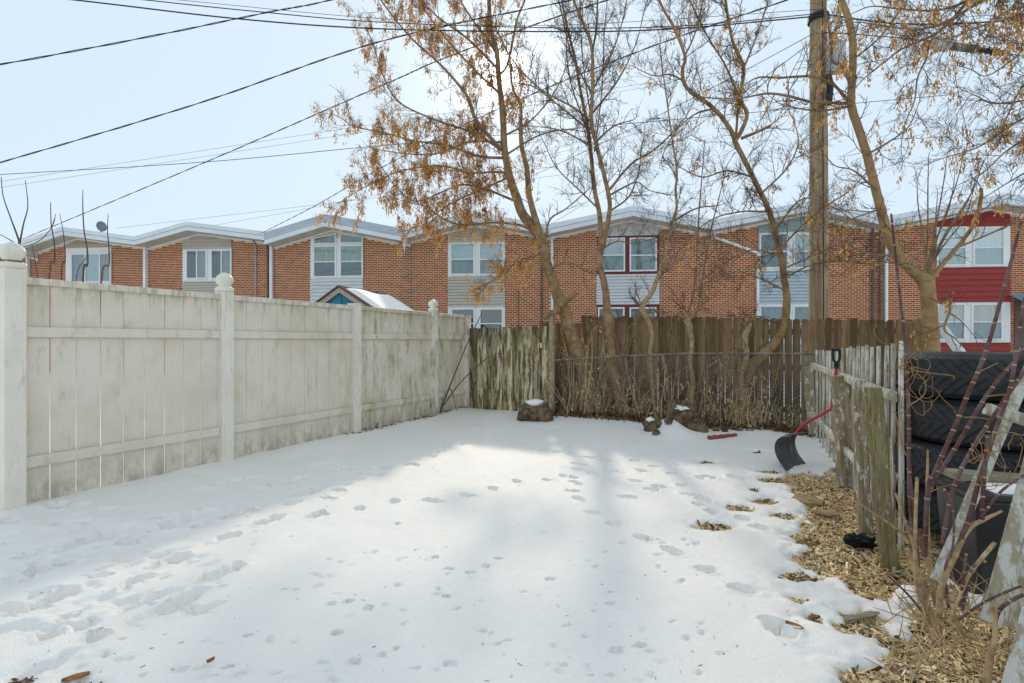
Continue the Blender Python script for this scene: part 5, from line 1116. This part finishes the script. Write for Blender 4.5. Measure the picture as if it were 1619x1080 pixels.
# tree 5: enters from the upper right, hung with keys
Y5 = 5.6; b5 = V(8.2, 6.2, .1); T5 = Tree('overhanging_tree', 'tree outside the right edge whose twiggy branches with dry keys hang into the top right', 'tree', b5, 15)
T5.tr.tube(catmull([b5 + V(0, 0, -.2), b5 + V(.05, 0, 1.6), b5 + V(-.05, -.1, 3.2), b5 + V(-.1, -.2, 4.4), b5 + V(.1, 0, 6.5)], 5), np.linspace(.17, .05, 21), 10)
def fork(x, y): return [(1700, y + (1700 - x) * -.3, 9)]
for pts, dy, kk in [([(1655, -45, 9), (1600, -25, 7), (1554, 0, 6), (1498, 33, 5), (1450, 46, 4), (1392, 40, 3), (1357, 35, 2), (1330, 42, 1.6)], -.3, .55), ([(1655, -55, 8), (1580, -35, 6), (1533, 0, 5), (1486, 49, 4.4), (1427, 77, 3.4), (1399, 98, 3), (1364, 126, 2), (1345, 150, 1.5)], .3, .25),
                    ([(1520, 20, 5), (1474, 61, 4), (1465, 91, 3.4), (1451, 122, 3), (1446, 159, 2.6), (1432, 192, 2.2), (1425, 225, 1.6)], -.2, .30), ([(1560, -10, 5), (1490, 15, 4), (1430, 15, 3), (1380, 10, 2.2), (1350, 20, 1.6)], .5, .6), ([(1640, 20, 6), (1600, 28, 4), (1540, 45, 3), (1500, 62, 2.4), (1470, 60, 1.8)], -.5, .35),
                    ([(1680, 165, 6), (1619, 187, 4.4), (1580, 211, 3.4), (1544, 234, 2.6), (1498, 248, 1.8)], -.2, .28), ([(1690, 150, 5), (1619, 159, 3.6), (1587, 163, 3), (1563, 162, 2.6), (1537, 150, 2), (1521, 169, 1.4)], .2, .08), ([(1690, 190, 5), (1630, 215, 4), (1590, 240, 3), (1555, 272, 2.2), (1520, 290, 1.5)], .3, .28),
                    ([(1690, 120, 5), (1625, 130, 3.6), (1590, 190, 2.8), (1580, 225, 2), (1560, 250, 1.4)], -.4, .3), ([(1690, 60, 6), (1640, 60, 4), (1600, 95, 3), (1560, 120, 2), (1535, 110, 1.5)], .1, .3), ([(1680, -10, 6), (1619, 10, 4), (1580, 25, 3), (1556, 65, 2)], -.3, .5), ([(1690, 230, 5), (1640, 262, 3.4), (1600, 285, 2.6), (1560, 310, 1.6)], -.1, .2)]:
    C, rr = T5.limb(pts, Y5, dy, False, 6); T5.sprout(C, rr, .11, .36, 2, -.01, .05, kk * .10, .8, .005, .05)
for y0 in (-50, 20, 62, 140, 165, 200, 235):
    T5.br.tube(catmull([at(1690, y0, Y5), at(1730, y0 + 25, Y5 + .2), b5 + V(0, 0, max(1.2, at(0, y0 + 140, Y5)[2]))], 5), np.linspace(.02, .04, 11), 6)
T5.done()

# pollarded saplings in front of the wood fence
P1 = Tree('pollard_stump', 'pollarded sapling trunk with a knobbly head and two dark whips', 'sapling', gnd(1093, 672), 21, m_tan)
P1.limb([(1090, 676, 12), (1093, 635, 8), (1096, 604, 7.5), (1091, 573, 7), (1094, 544, 7.5), (1091, 519, 9), (1086, 503, 13), (1084, 495, 9)], 8.2, 0, True, 9, 4, .1)
C, rr = P1.limb([(1086, 500, 5), (1095, 470, 4), (1101, 419, 3.6), (1105, 339, 3), (1108, 300, 2.4), (1112, 250, 1.6)], 8.2, -.2, False, 5); P1.sprout(C, rr, .3, .3, 1)
C, rr = P1.limb([(1092, 505, 5), (1103, 490, 4), (1113, 427, 3.4), (1123, 368, 3), (1136, 316, 2.2), (1150, 260, 1.5)], 8.2, .1, False, 5); P1.sprout(C, rr, .3, .3, 1)
P1.sprout(*P1.limb([(1088, 498, 4), (1078, 480, 3), (1070, 470, 2)], 8.15, 0), .06, .25, 1); P1.sprout(*P1.limb([(1090, 500, 4), (1105, 488, 3), (1118, 476, 2)], 8.15, 0), .06, .25, 1); P1.sprout(*P1.limb([(1086, 502, 4), (1060, 500, 3), (1045, 496, 2)], 8.15, 0), .06, .2, 1); P1.done()
P2 = Tree('crooked_sapling', 'crooked thin sapling rising before the maroon trimmed window', 'sapling', gnd(1036, 668), 22, m_tan)
C, rr = P2.limb([(1036, 672, 6), (1032, 610, 6), (1028, 560, 6.5), (1031, 528, 7), (1024, 505, 8), (1015, 486, 9), (1029, 465, 7.5), (1039, 442, 7), (1052, 403, 6), (1062, 358, 5), (1070, 327, 4.4), (1068, 300, 4), (1070, 270, 3.4), (1060, 200, 2.6), (1044, 83, 1.8)], 8.4, -.2, True, 8, 5, .08); P2.sprout(C[25:], rr[25:], .16, .4, 2, .05, .0)
P2.sprout(*P2.limb([(1017, 490, 5), (1008, 478, 4), (1000, 470, 3)], 8.38, 0), .06, .22, 1); P2.sprout(*P2.limb([(1020, 498, 5), (1030, 490, 3), (1042, 492, 2)], 8.38, 0), .06, .2, 1); P2.sprout(*P2.limb([(1064, 350, 4), (1100, 330, 3), (1135, 325, 2)], 8.3, .2), .12, .3, 1); P2.done()
P3 = Tree('thin_sapling', 'thin tan sapling behind the wire fence between forked tree and pollard', 'sapling', gnd(1058, 668), 23, m_tan)
P3.sprout(*P3.limb([(1060, 672, 7), (1057, 628, 6), (1053, 590, 6), (1049, 570, 6), (1047, 560, 4)], 8.3, 0, True, 7, 4, .1), .1, .2, 1); P3.done()
P4 = Tree('thin_sapling', 'twisted tan sapling left of the curved tree', 'sapling', gnd(1172, 674), 24, m_tan)
P4.sprout(*P4.limb([(1172, 680, 9), (1176, 640, 8), (1172, 600, 8), (1180, 560, 9), (1178, 535, 9), (1183, 512, 11), (1178, 500, 8)], 7.75, 0, True, 8, 4, .1), .1, .25, 1); P4.sprout(*P4.limb([(1180, 515, 5), (1165, 502, 4), (1150, 498, 3)], 7.7, 0), .07, .25, 1); P4.sprout(*P4.limb([(1182, 512, 5), (1196, 500, 3), (1210, 505, 2)], 7.7, 0), .07, .25, 1); P4.done()

# dry brush along the wire fence: one clump after another
def brush(lb, x0, x1, n, hmin, hmax, seed, group='dry brush along the wire fence'):
    r_ = random.Random(seed); s_ = MB(); xm = (x0 + x1) / 2
    k = (xm - CX) / F; v0 = (-.88 - 9.8 * k) / (-W[0] + W[1] * k); gb = bk(v0, .2, 0)
    t = thing('dry_shrub', lb, 'shrub', gb, 0, group); lf = MB()
    for i in range(n):
        x = r_.uniform(x0, x1); k = (x - CX) / F; v0 = (-.88 - 9.8 * k) / (-W[0] + W[1] * k); u0 = r_.uniform(-.14, .05) if r_.random() < .3 else r_.uniform(.2, .44)
        p = bk(v0, u0, -.03); h = r_.uniform(hmin, hmax); d = V(r_.gauss(0, .24), r_.gauss(0, .08), 1); P = [p]; q = p
        for j in range(7):
            d = unit(d + V(r_.gauss(0, .10), r_.gauss(0, .05), .02)); q = q + d * h / 7; P.append(q)
        rad = r_.uniform(.0025, .0065); s_.tube(P, np.linspace(rad, rad * .4, 8), 4, cap=False)
        for j in range(2, 8):
            if r_.random() < .75:
                e = P[j] + V(r_.gauss(0, .10), r_.gauss(0, .06), r_.uniform(.02, .16)); s_.tube([P[j], (P[j] + e) / 2 + V(r_.gauss(0, .01), 0, 0), e], [rad * .5, rad * .4, rad * .25], 3, cap=False)
                if r_.random() < (.5 if P[j][2] < .45 else .15): cluster(lf, e, r_, 4, .045)
    o = s_.build('stems', m_brush, t); o['kind'] = 'stuff'
    if lf.n: o = lf.build('dry_leaves', m_straw, t); o['kind'] = 'stuff'
brush('dense tangle of tall tan stems around the leaning tree foot', 886, 950, 95, .5, 1.75, 31)
brush('tan stems between the leaning tree and the forked tree', 935, 985, 42, .4, 1.7, 32)
brush('sparse dry weeds right of the forked tree', 990, 1050, 34, .2, 1.2, 33)
brush('dry weeds behind the snowy stump pile', 1045, 1120, 38, .2, 1.2, 34)
brush('dry weeds between the pollard and the curved tree', 1105, 1165, 38, .2, 1.2, 35)
brush('tangled dry weeds at the foot of the curved tree', 1155, 1215, 62, .25, 1.1, 36)
brush('low dry stems beside the far picket post', 1210, 1270, 22, .15, .6, 37)
# bare vine against the vinyl fence corner
def vine(nm, lb, lists, m, cat='vine', rad=1.0):
    mb = MB()
    for pts, Yv in lists:
        P = [at(x, y, Yv + dy) for x, y, _, dy in [(p + (0,))[:4] if len(p) == 3 else p for p in pts]]; C = catmull(P, 6)
        wv = np.interp(np.linspace(0, 1, len(C)), np.linspace(0, 1, len(pts)), [p[2] / 2 * Yv / F for p in pts]) * rad; mb.tube(C, wv, 6)
    return tag(mb.build(nm, m, None, smooth=True), lb, cat)
vine('bare_vine', 'thin dark bare vine stems leaning across the corner of the white and mossy fences', [([(694, 662, 2.6), (703, 632, 2.2), (738, 545, 1.8), (762, 495, 1.2)], 9.05), ([(702, 640, 2), (728, 605, 1.6), (765, 570, 1.6), (790, 558, 1)], 9.0), ([(694, 662, 3), (700, 640, 2), (712, 615, 1.5), (722, 650, 1)], 9.0)], m_twigs)
vine('bare_vine', 'short brown weed stem against the second bare white fence post', [([(676, 668, 3), (680, 640, 2), (678, 620, 1.4)], 8.75), ([(678, 650, 2), (688, 628, 1.4)], 8.75)], m_twigs)
# saplings behind the white fence on the left
def wsap(lb, lists):
    mb = MB()
    for pts in lists:
        P = [at(x, y, 5.2) for x, y, _ in pts]; C = catmull(P, 6); mb.tube(C, np.interp(np.linspace(0, 1, len(C)), np.linspace(0, 1, len(pts)), [p[2] * .32 * 5.2 / F for p in pts]), 6)
    return tag(mb.build('whip_sapling', m_cane, None, smooth=True), lb, 'sapling', 'purple saplings behind the white fence')
wsap('forked purple sapling just behind the nearest fence finial', [[(40, 700, 7), (36, 500, 6), (31, 392, 5), (28, 375, 4), (17, 345, 3), (5, 310, 2), (2, 280, 1.5)], [(31, 386, 4), (37, 355, 3), (44, 325, 2), (40, 285, 1.4)], [(30, 388, 3), (10, 376, 2), (-5, 368, 1.5)], [(31, 392, 3), (55, 385, 2.4), (72, 372, 2), (84, 355, 1.6), (88, 338, 1.2)]])
wsap('second purple whip rising over the white fence from the left', [[(70, 700, 5), (78, 440, 4), (86, 415, 3.6), (86, 385, 3), (81, 355, 2.4), (80, 320, 1.6)], [(82, 360, 1.6), (86, 345, 1.2)]])
wsap('thin purple whip before the left brick panel of the dish house', [[(95, 700, 4), (97, 440, 3), (103, 415, 2.4), (102, 385, 2), (98, 355, 1.6), (94, 338, 1)], [(60, 440, 2.4), (55, 410, 2), (50, 385, 1.2)]])
wsap('tallest purple whip crossing the three-pane window', [[(125, 700, 6), (131, 444, 4.5), (138, 420, 4), (138, 395, 3.6), (133, 365, 3), (131, 330, 2.4), (131, 300, 1.4)], [(136, 408, 1.8), (124, 425, 1.8), (120, 445, 1.8)]])
wsap('right-hand purple whip beside the three-pane window', [[(150, 700, 5), (160, 446, 4), (172, 420, 3.4), (172, 390, 3), (170, 365, 2.4), (171, 338, 1.2)]])

# ------------------------------------------------------------------ purple cane shrub in the right foreground
sh = thing('cane_shrub', 'cut-back shrub with purple canes and tan stubs before the tyres', 'shrub', gnd(1470, 960))
def canes(nm, lists, Yc, m, par, n=8, knots=True):
    mb = MB(); rings = MB(); r_ = random.Random(5)
    for pts in lists:
        P = [at(x, y, Yc + (p[0] if p else 0)) for x, y, w_, *p in pts]; C = catmull(P, 8); rad = np.interp(np.linspace(0, 1, len(C)), np.linspace(0, 1, len(pts)), [q[2] / 2 * Yc / F for q in pts])
        rad = rad * .74; mb.tube(C, rad, n)
        if nm == 'purple_cane':
            for i in range(2, len(C) - 1, 4):
                d = unit(C[i + 1] - C[i]); c = C[i] + d * r_.uniform(0, .03); rings.tube([c - d * .003, c, c + d * .003], np.array([1.01, 1.16, 1.01]) * rad[i], 8)
    o = mb.build(nm, m, par, smooth=True)
    if rings.n: rings.build('node_rings', m_tan, o)['kind'] = 'stuff'
    return o
C1 = [(1456, 935, 9), (1441, 816, 8), (1437, 732, 7.5), (1437, 672, 7), (1435, 612, 6.5), (1431, 545, 6), (1417, 415, 5), (1409, 338, 4)]
canes('purple_cane', [C1], 2.5, m_cane, sh)
canes('purple_cane', [[(1452, 890, 6), (1446, 815, 6), (1437, 735, 5)]], 2.48, m_cane, sh)
canes('purple_cane', [[(1462, 880, 9), (1467, 775, 8.5), (1479, 744, 8.5), (1511, 672, 8.5), (1530, 624, 8), (1547, 586, 7.5), (1564, 540, 7.5), (1595, 427, 6.5), (1614, 352, 5)]], 2.3, m_cane, sh)
canes('purple_cane', [[(1466, 800, 7), (1474, 768, 7.5), (1515, 701, 7.5), (1559, 627, 7.5), (1600, 576, 7), (1660, 510, 6)]], 2.35, m_cane, sh)
canes('purple_cane', [[(1490, 860, 8), (1503, 790, 8), (1523, 735, 7.5), (1566, 665, 7.5), (1619, 588, 7), (1660, 530, 6)]], 2.15, m_cane, sh)
canes('purple_cane', [[(1508, 880, 10), (1532, 820, 9.5), (1548, 760, 8.5), (1576, 675, 7.5), (1592, 631, 7), (1600, 600, 7), (1609, 540, 7), (1620, 470, 6)]], 2.1, m_cane, sh)
canes('purple_cane', [[(1553, 822, 8), (1554, 781, 7.5), (1560, 708, 7), (1562, 690, 6.5)]], 2.08, m_cane, sh)
canes('purple_cane', [[(1551, 818, 5.5), (1580, 780, 5), (1610, 757, 5), (1650, 735, 4)]], 2.05, m_cane, sh)
canes('purple_cane', [[(1522, 965, 7), (1525, 945, 7), (1537, 900, 7), (1549, 890, 6)]], 2.0, m_cane, sh); canes('purple_cane', [[(1518, 960, 6), (1522, 925, 5.5), (1528, 875, 5)]], 2.0, m_cane, sh)
canes('purple_cane', [[(1515, 980, 6), (1560, 950, 5), (1619, 925, 5), (1660, 915, 4)]], 1.9, m_cane, sh); canes('purple_cane', [[(1570, 1010, 8), (1580, 965, 8), (1619, 940, 7), (1660, 930, 6)]], 1.85, m_cane, sh)
canes('purple_cane', [[(1496, 930, 5), (1500, 960, 6), (1494, 900, 4), (1507, 860, 4), (1506, 800, 4), (1494, 775, 5)]], 2.1, m_cane, sh)
canes('old_stem', [[(1475, 990, 16), (1462, 950, 17), (1448, 900, 15), (1434, 868, 13)]], 2.3, m_tan, sh); canes('old_stem', [[(1484, 985, 12), (1488, 930, 12), (1508, 880, 13), (1530, 838, 10), (1555, 822, 8), (1584, 808, 5)]], 2.1, m_tan, sh)
canes('old_stem', [[(1478, 990, 9), (1450, 930, 7), (1447, 850, 7), (1450, 755, 6.5)]], 2.2, m_tan, sh); canes('old_stem', [[(1480, 960, 10), (1468, 880, 10), (1466, 800, 8), (1467, 712, 3.5)]], 2.32, m_tan, sh)
canes('old_stem', [[(1545, 1010, 12), (1520, 1000, 12), (1512, 975, 10)]], 2.0, m_tan, sh); canes('old_stem', [[(1560, 1100, 15), (1565, 1040, 13), (1573, 1010, 10), (1572, 960, 7), (1561, 968, 6)]], 1.8, m_tan, sh)
canes('old_stem', [[(1470, 970, 8), (1452, 925, 7), (1446, 870, 6.5), (1416, 780, 4)]], 2.4, m_tan, sh); canes('old_stem', [[(1436, 858, 8), (1420, 838, 5), (1352, 792, 3), (1330, 782, 2)]], 2.5, m_tan, sh)
canes('old_stem', [[(1500, 985, 6), (1530, 915, 6.5), (1548, 888, 8), (1573, 858, 8)]], 2.0, m_tan, sh); canes('old_stem', [[(1476, 990, 6), (1440, 945, 5), (1415, 920, 3), (1405, 910, 2)]], 2.2, m_cane, sh)
mb = MB(); r_ = random.Random(77)
for i in range(95):
    x, y = r_.gauss(1490, 46), r_.uniform(930, 1060); p = at(x, y, 2.45 - (y - 930) / 130 * .75); L = r_.uniform(.05, .22); d = unit(V(r_.gauss(0, .45), r_.gauss(0, .3), r_.uniform(.15, 1))); e = p + d * L
    mb.tube([p - d * .05, (p + e) / 2 + V(r_.gauss(0, .008), 0, r_.gauss(0, .008)), e], [.0028, .0022, .001], 4, cap=False)
o = mb.build('fine_twigs', m_tan, sh); o['kind'] = 'stuff'
mb = MB(); r_ = random.Random(78)
def tend(x, y, Yt, n, L, curl):
    p = at(x, y, Yt); a = r_.uniform(0, 6.28); e = r_.uniform(-.6, .9); P = [p]
    for i in range(n):
        a += r_.gauss(curl, .35); e += r_.gauss(0, .25); e = max(-1, min(1, e)); p = p + V(math.cos(a) * math.cos(e), math.sin(a) * .4, math.sin(a + e)) * L; P.append(p)
    mb.tube(catmull(P, 3), .0017, 4, cap=False)
for i in range(18): tend(r_.gauss(1438, 12), r_.gauss(590, 26), 2.45, 9, .024, .42 * r_.choice([-1, 1]))
for i in range(16): tend(r_.gauss(1575, 30), r_.gauss(725, 28), 2.08, 9, .022, .4 * r_.choice([-1, 1]))
for pts in [[(1547, 588, 2), (1565, 580, 2), (1578, 573, 1.6)], [(1559, 627, 2), (1575, 625, 2), (1592, 624, 1.6)], [(1470, 778, 2), (1490, 770, 2), (1508, 765, 1.6)], [(1523, 735, 2), (1545, 722, 2), (1556, 718, 2)], [(1440, 585, 2), (1470, 590, 2), (1505, 594, 1.8), (1508, 600, 1.4)], [(1524, 660, 1.4), (1545, 660, 1.6), (1566, 664, 1.6)], [(1413, 645, 2), (1424, 690, 2), (1432, 720, 2)], [(1440, 640, 2), (1460, 625, 2), (1463, 605, 2), (1450, 590, 2)]]:
    P = [at(x, y, 2.2) for x, y, _ in pts]; mb.tube(catmull(P, 5), .0026, 4, cap=False)
mb.build('dry_vine', m_vine, sh)

# ------------------------------------------------------------------ loose stuff: chips, straw, litter, specks
def scatter(name, m, N, gen, dims, seed, tilt=.5):
    g = np.random.default_rng(seed); P = gen(g, N); n = len(P)
    kz = np.exp(g.normal(0, .35, n)); L = g.uniform(*dims[0], n) / 2 * kz; Wd = g.uniform(*dims[1], n) / 2 * kz; Th = np.full(n, dims[2] / 2)
    a = g.uniform(0, 2 * math.pi, n); e = g.normal(0, tilt, n); ro = g.normal(0, tilt, n)
    d = np.stack([np.cos(a) * np.cos(e), np.sin(a) * np.cos(e), np.sin(e)], 1); h = np.stack([-np.sin(a), np.cos(a), np.zeros(n)], 1)
    up0 = np.cross(d, h); s_ = h * np.cos(ro)[:, None] + up0 * np.sin(ro)[:, None]; up = np.cross(d, s_)
    q = np.array([(-1, -1, -1), (1, -.7, -1), (1, .7, -1), (-1, 1, -1), (-.8, -.8, 1), (.9, -.6, 1), (.9, .6, 1), (-.8, .8, 1)], float)
    vv = P[:, None, :] + q[None, :, 0:1] * (d * L[:, None])[:, None, :] + q[None, :, 1:2] * (s_ * Wd[:, None])[:, None, :] + q[None, :, 2:3] * (up * Th[:, None])[:, None, :]
    fb = np.array([(3, 2, 1, 0), (4, 5, 6, 7), (0, 1, 5, 4), (1, 2, 6, 5), (2, 3, 7, 6), (3, 0, 4, 7)])
    ff = (np.arange(n)[:, None, None] * 8 + fb[None]).reshape(-1, 4)
    me = bpy.data.meshes.new(name); me.from_pydata(vv.reshape(-1, 3).tolist(), [], ff.tolist()); me.materials.append(m)
    o = bpy.data.objects.new(name, me); COL.objects.link(o); o['kind'] = 'stuff'; return o
def bed(g, N, near=2.0):
    out = []
    while sum(map(len, out)) < N:
        y = 1.35 + 6.3 * g.random(6000) ** near; x = g.uniform(.9, 4.8, 6000)
        px = CX + x / y * F; _, d = thickness(x, y); dR = (x - PN[0]) * PQ[0] + (y - PN[1]) * PQ[1]
        ok = (d < .012) & (px > 1060) & (px < 1760) & (dR < 1.2); x, y = x[ok], y[ok]
        z = base_h(x, y) - GROUND_DROP + .004 + .012 * g.random(len(x)) + .02 * fbm(x * 3, y * 3, 3.3, 3); out.append(np.stack([x, y, z], 1))
    return np.vstack(out)[:N]
scatter('wood_chips', m_chip, 21000, bed, ((.010, .040), (.004, .012), .0035), 1, .5)
scatter('straw', m_straw, 8000, bed, ((.03, .13), (.0022, .005), .0022), 2, .22)
scatter('leaf_litter', m_leaf, 3000, bed, ((.018, .050), (.010, .026), .0015), 3, .5)
def backlit(g, N):
    v = g.uniform(1.7, 5.9, N); u = -.12 - np.abs(g.normal(0, .10, N)) + g.uniform(0, .55, N); P = CORNER[None] + W[None] * v[:, None] + U[None] * u[:, None]
    z = np.array([snow_z(a, b) for a, b in P[:, :2]]) + .006 + .07 * g.random(N) ** 2 * (u > -.1); P[:, 2] = z; return P
scatter('leaf_litter', m_leaf, 5200, backlit, ((.03, .075), (.015, .035), .0015), 4, .6)
def fencefoot(g, N):
    s = g.uniform(.1, 3.2, N); o_ = .02 + np.abs(g.normal(0, .05, N)); P = VP0[None] - U[None] * s[:, None] + W[None] * o_[:, None]
    P[:, 2] = [snow_z(a, b) + .004 for a, b in P[:, :2]]; return P
scatter('leaf_litter', m_leaf, 260, fencefoot, ((.02, .05), (.01, .02), .0015), 5, .6)
def specks(g, N):
    px = g.uniform(0, 1300, N); py = 640 + 440 * g.random(N) ** .8; Yy = HC * F / (py - CY); x = (px - CX) / F * Yy; P = np.stack([x, Yy, x * 0], 1)
    _, d = thickness(x, Yy); dL = (x - CORNER[0]) * W[0] + (Yy - CORNER[1]) * W[1]; P = P[(d > .02) & (dL > .1) & (Yy < 9.3)]; P[:, 2] = [snow_z(a, b) + .001 for a, b in P[:, :2]]; return P
scatter('twig_debris', m_twig, 150, specks, ((.005, .028), (.0008, .0024), .0016), 6, .25)
scatter('leaf_bits', m_straw, 50, specks, ((.008, .022), (.003, .008), .0015), 7, .3)
def holes(g, N):
    out = []
    for px, py, r in HOLES[:-1]:
        c = gnd(px, py); n = max(6, int(r * 700)); a = g.uniform(0, 6.28, n); q = r * 1.0 * np.sqrt(g.random(n)); x = c[0] + 1.5 * q * np.cos(a); y = c[1] + q * np.sin(a)
        out.append(np.stack([x, y, base_h(x, y) - .045 + .02 * g.random(n)], 1))
    return np.vstack(out)
scatter('leaf_litter', m_leaf, 0, holes, ((.02, .05), (.006, .016), .0015), 8, .6)
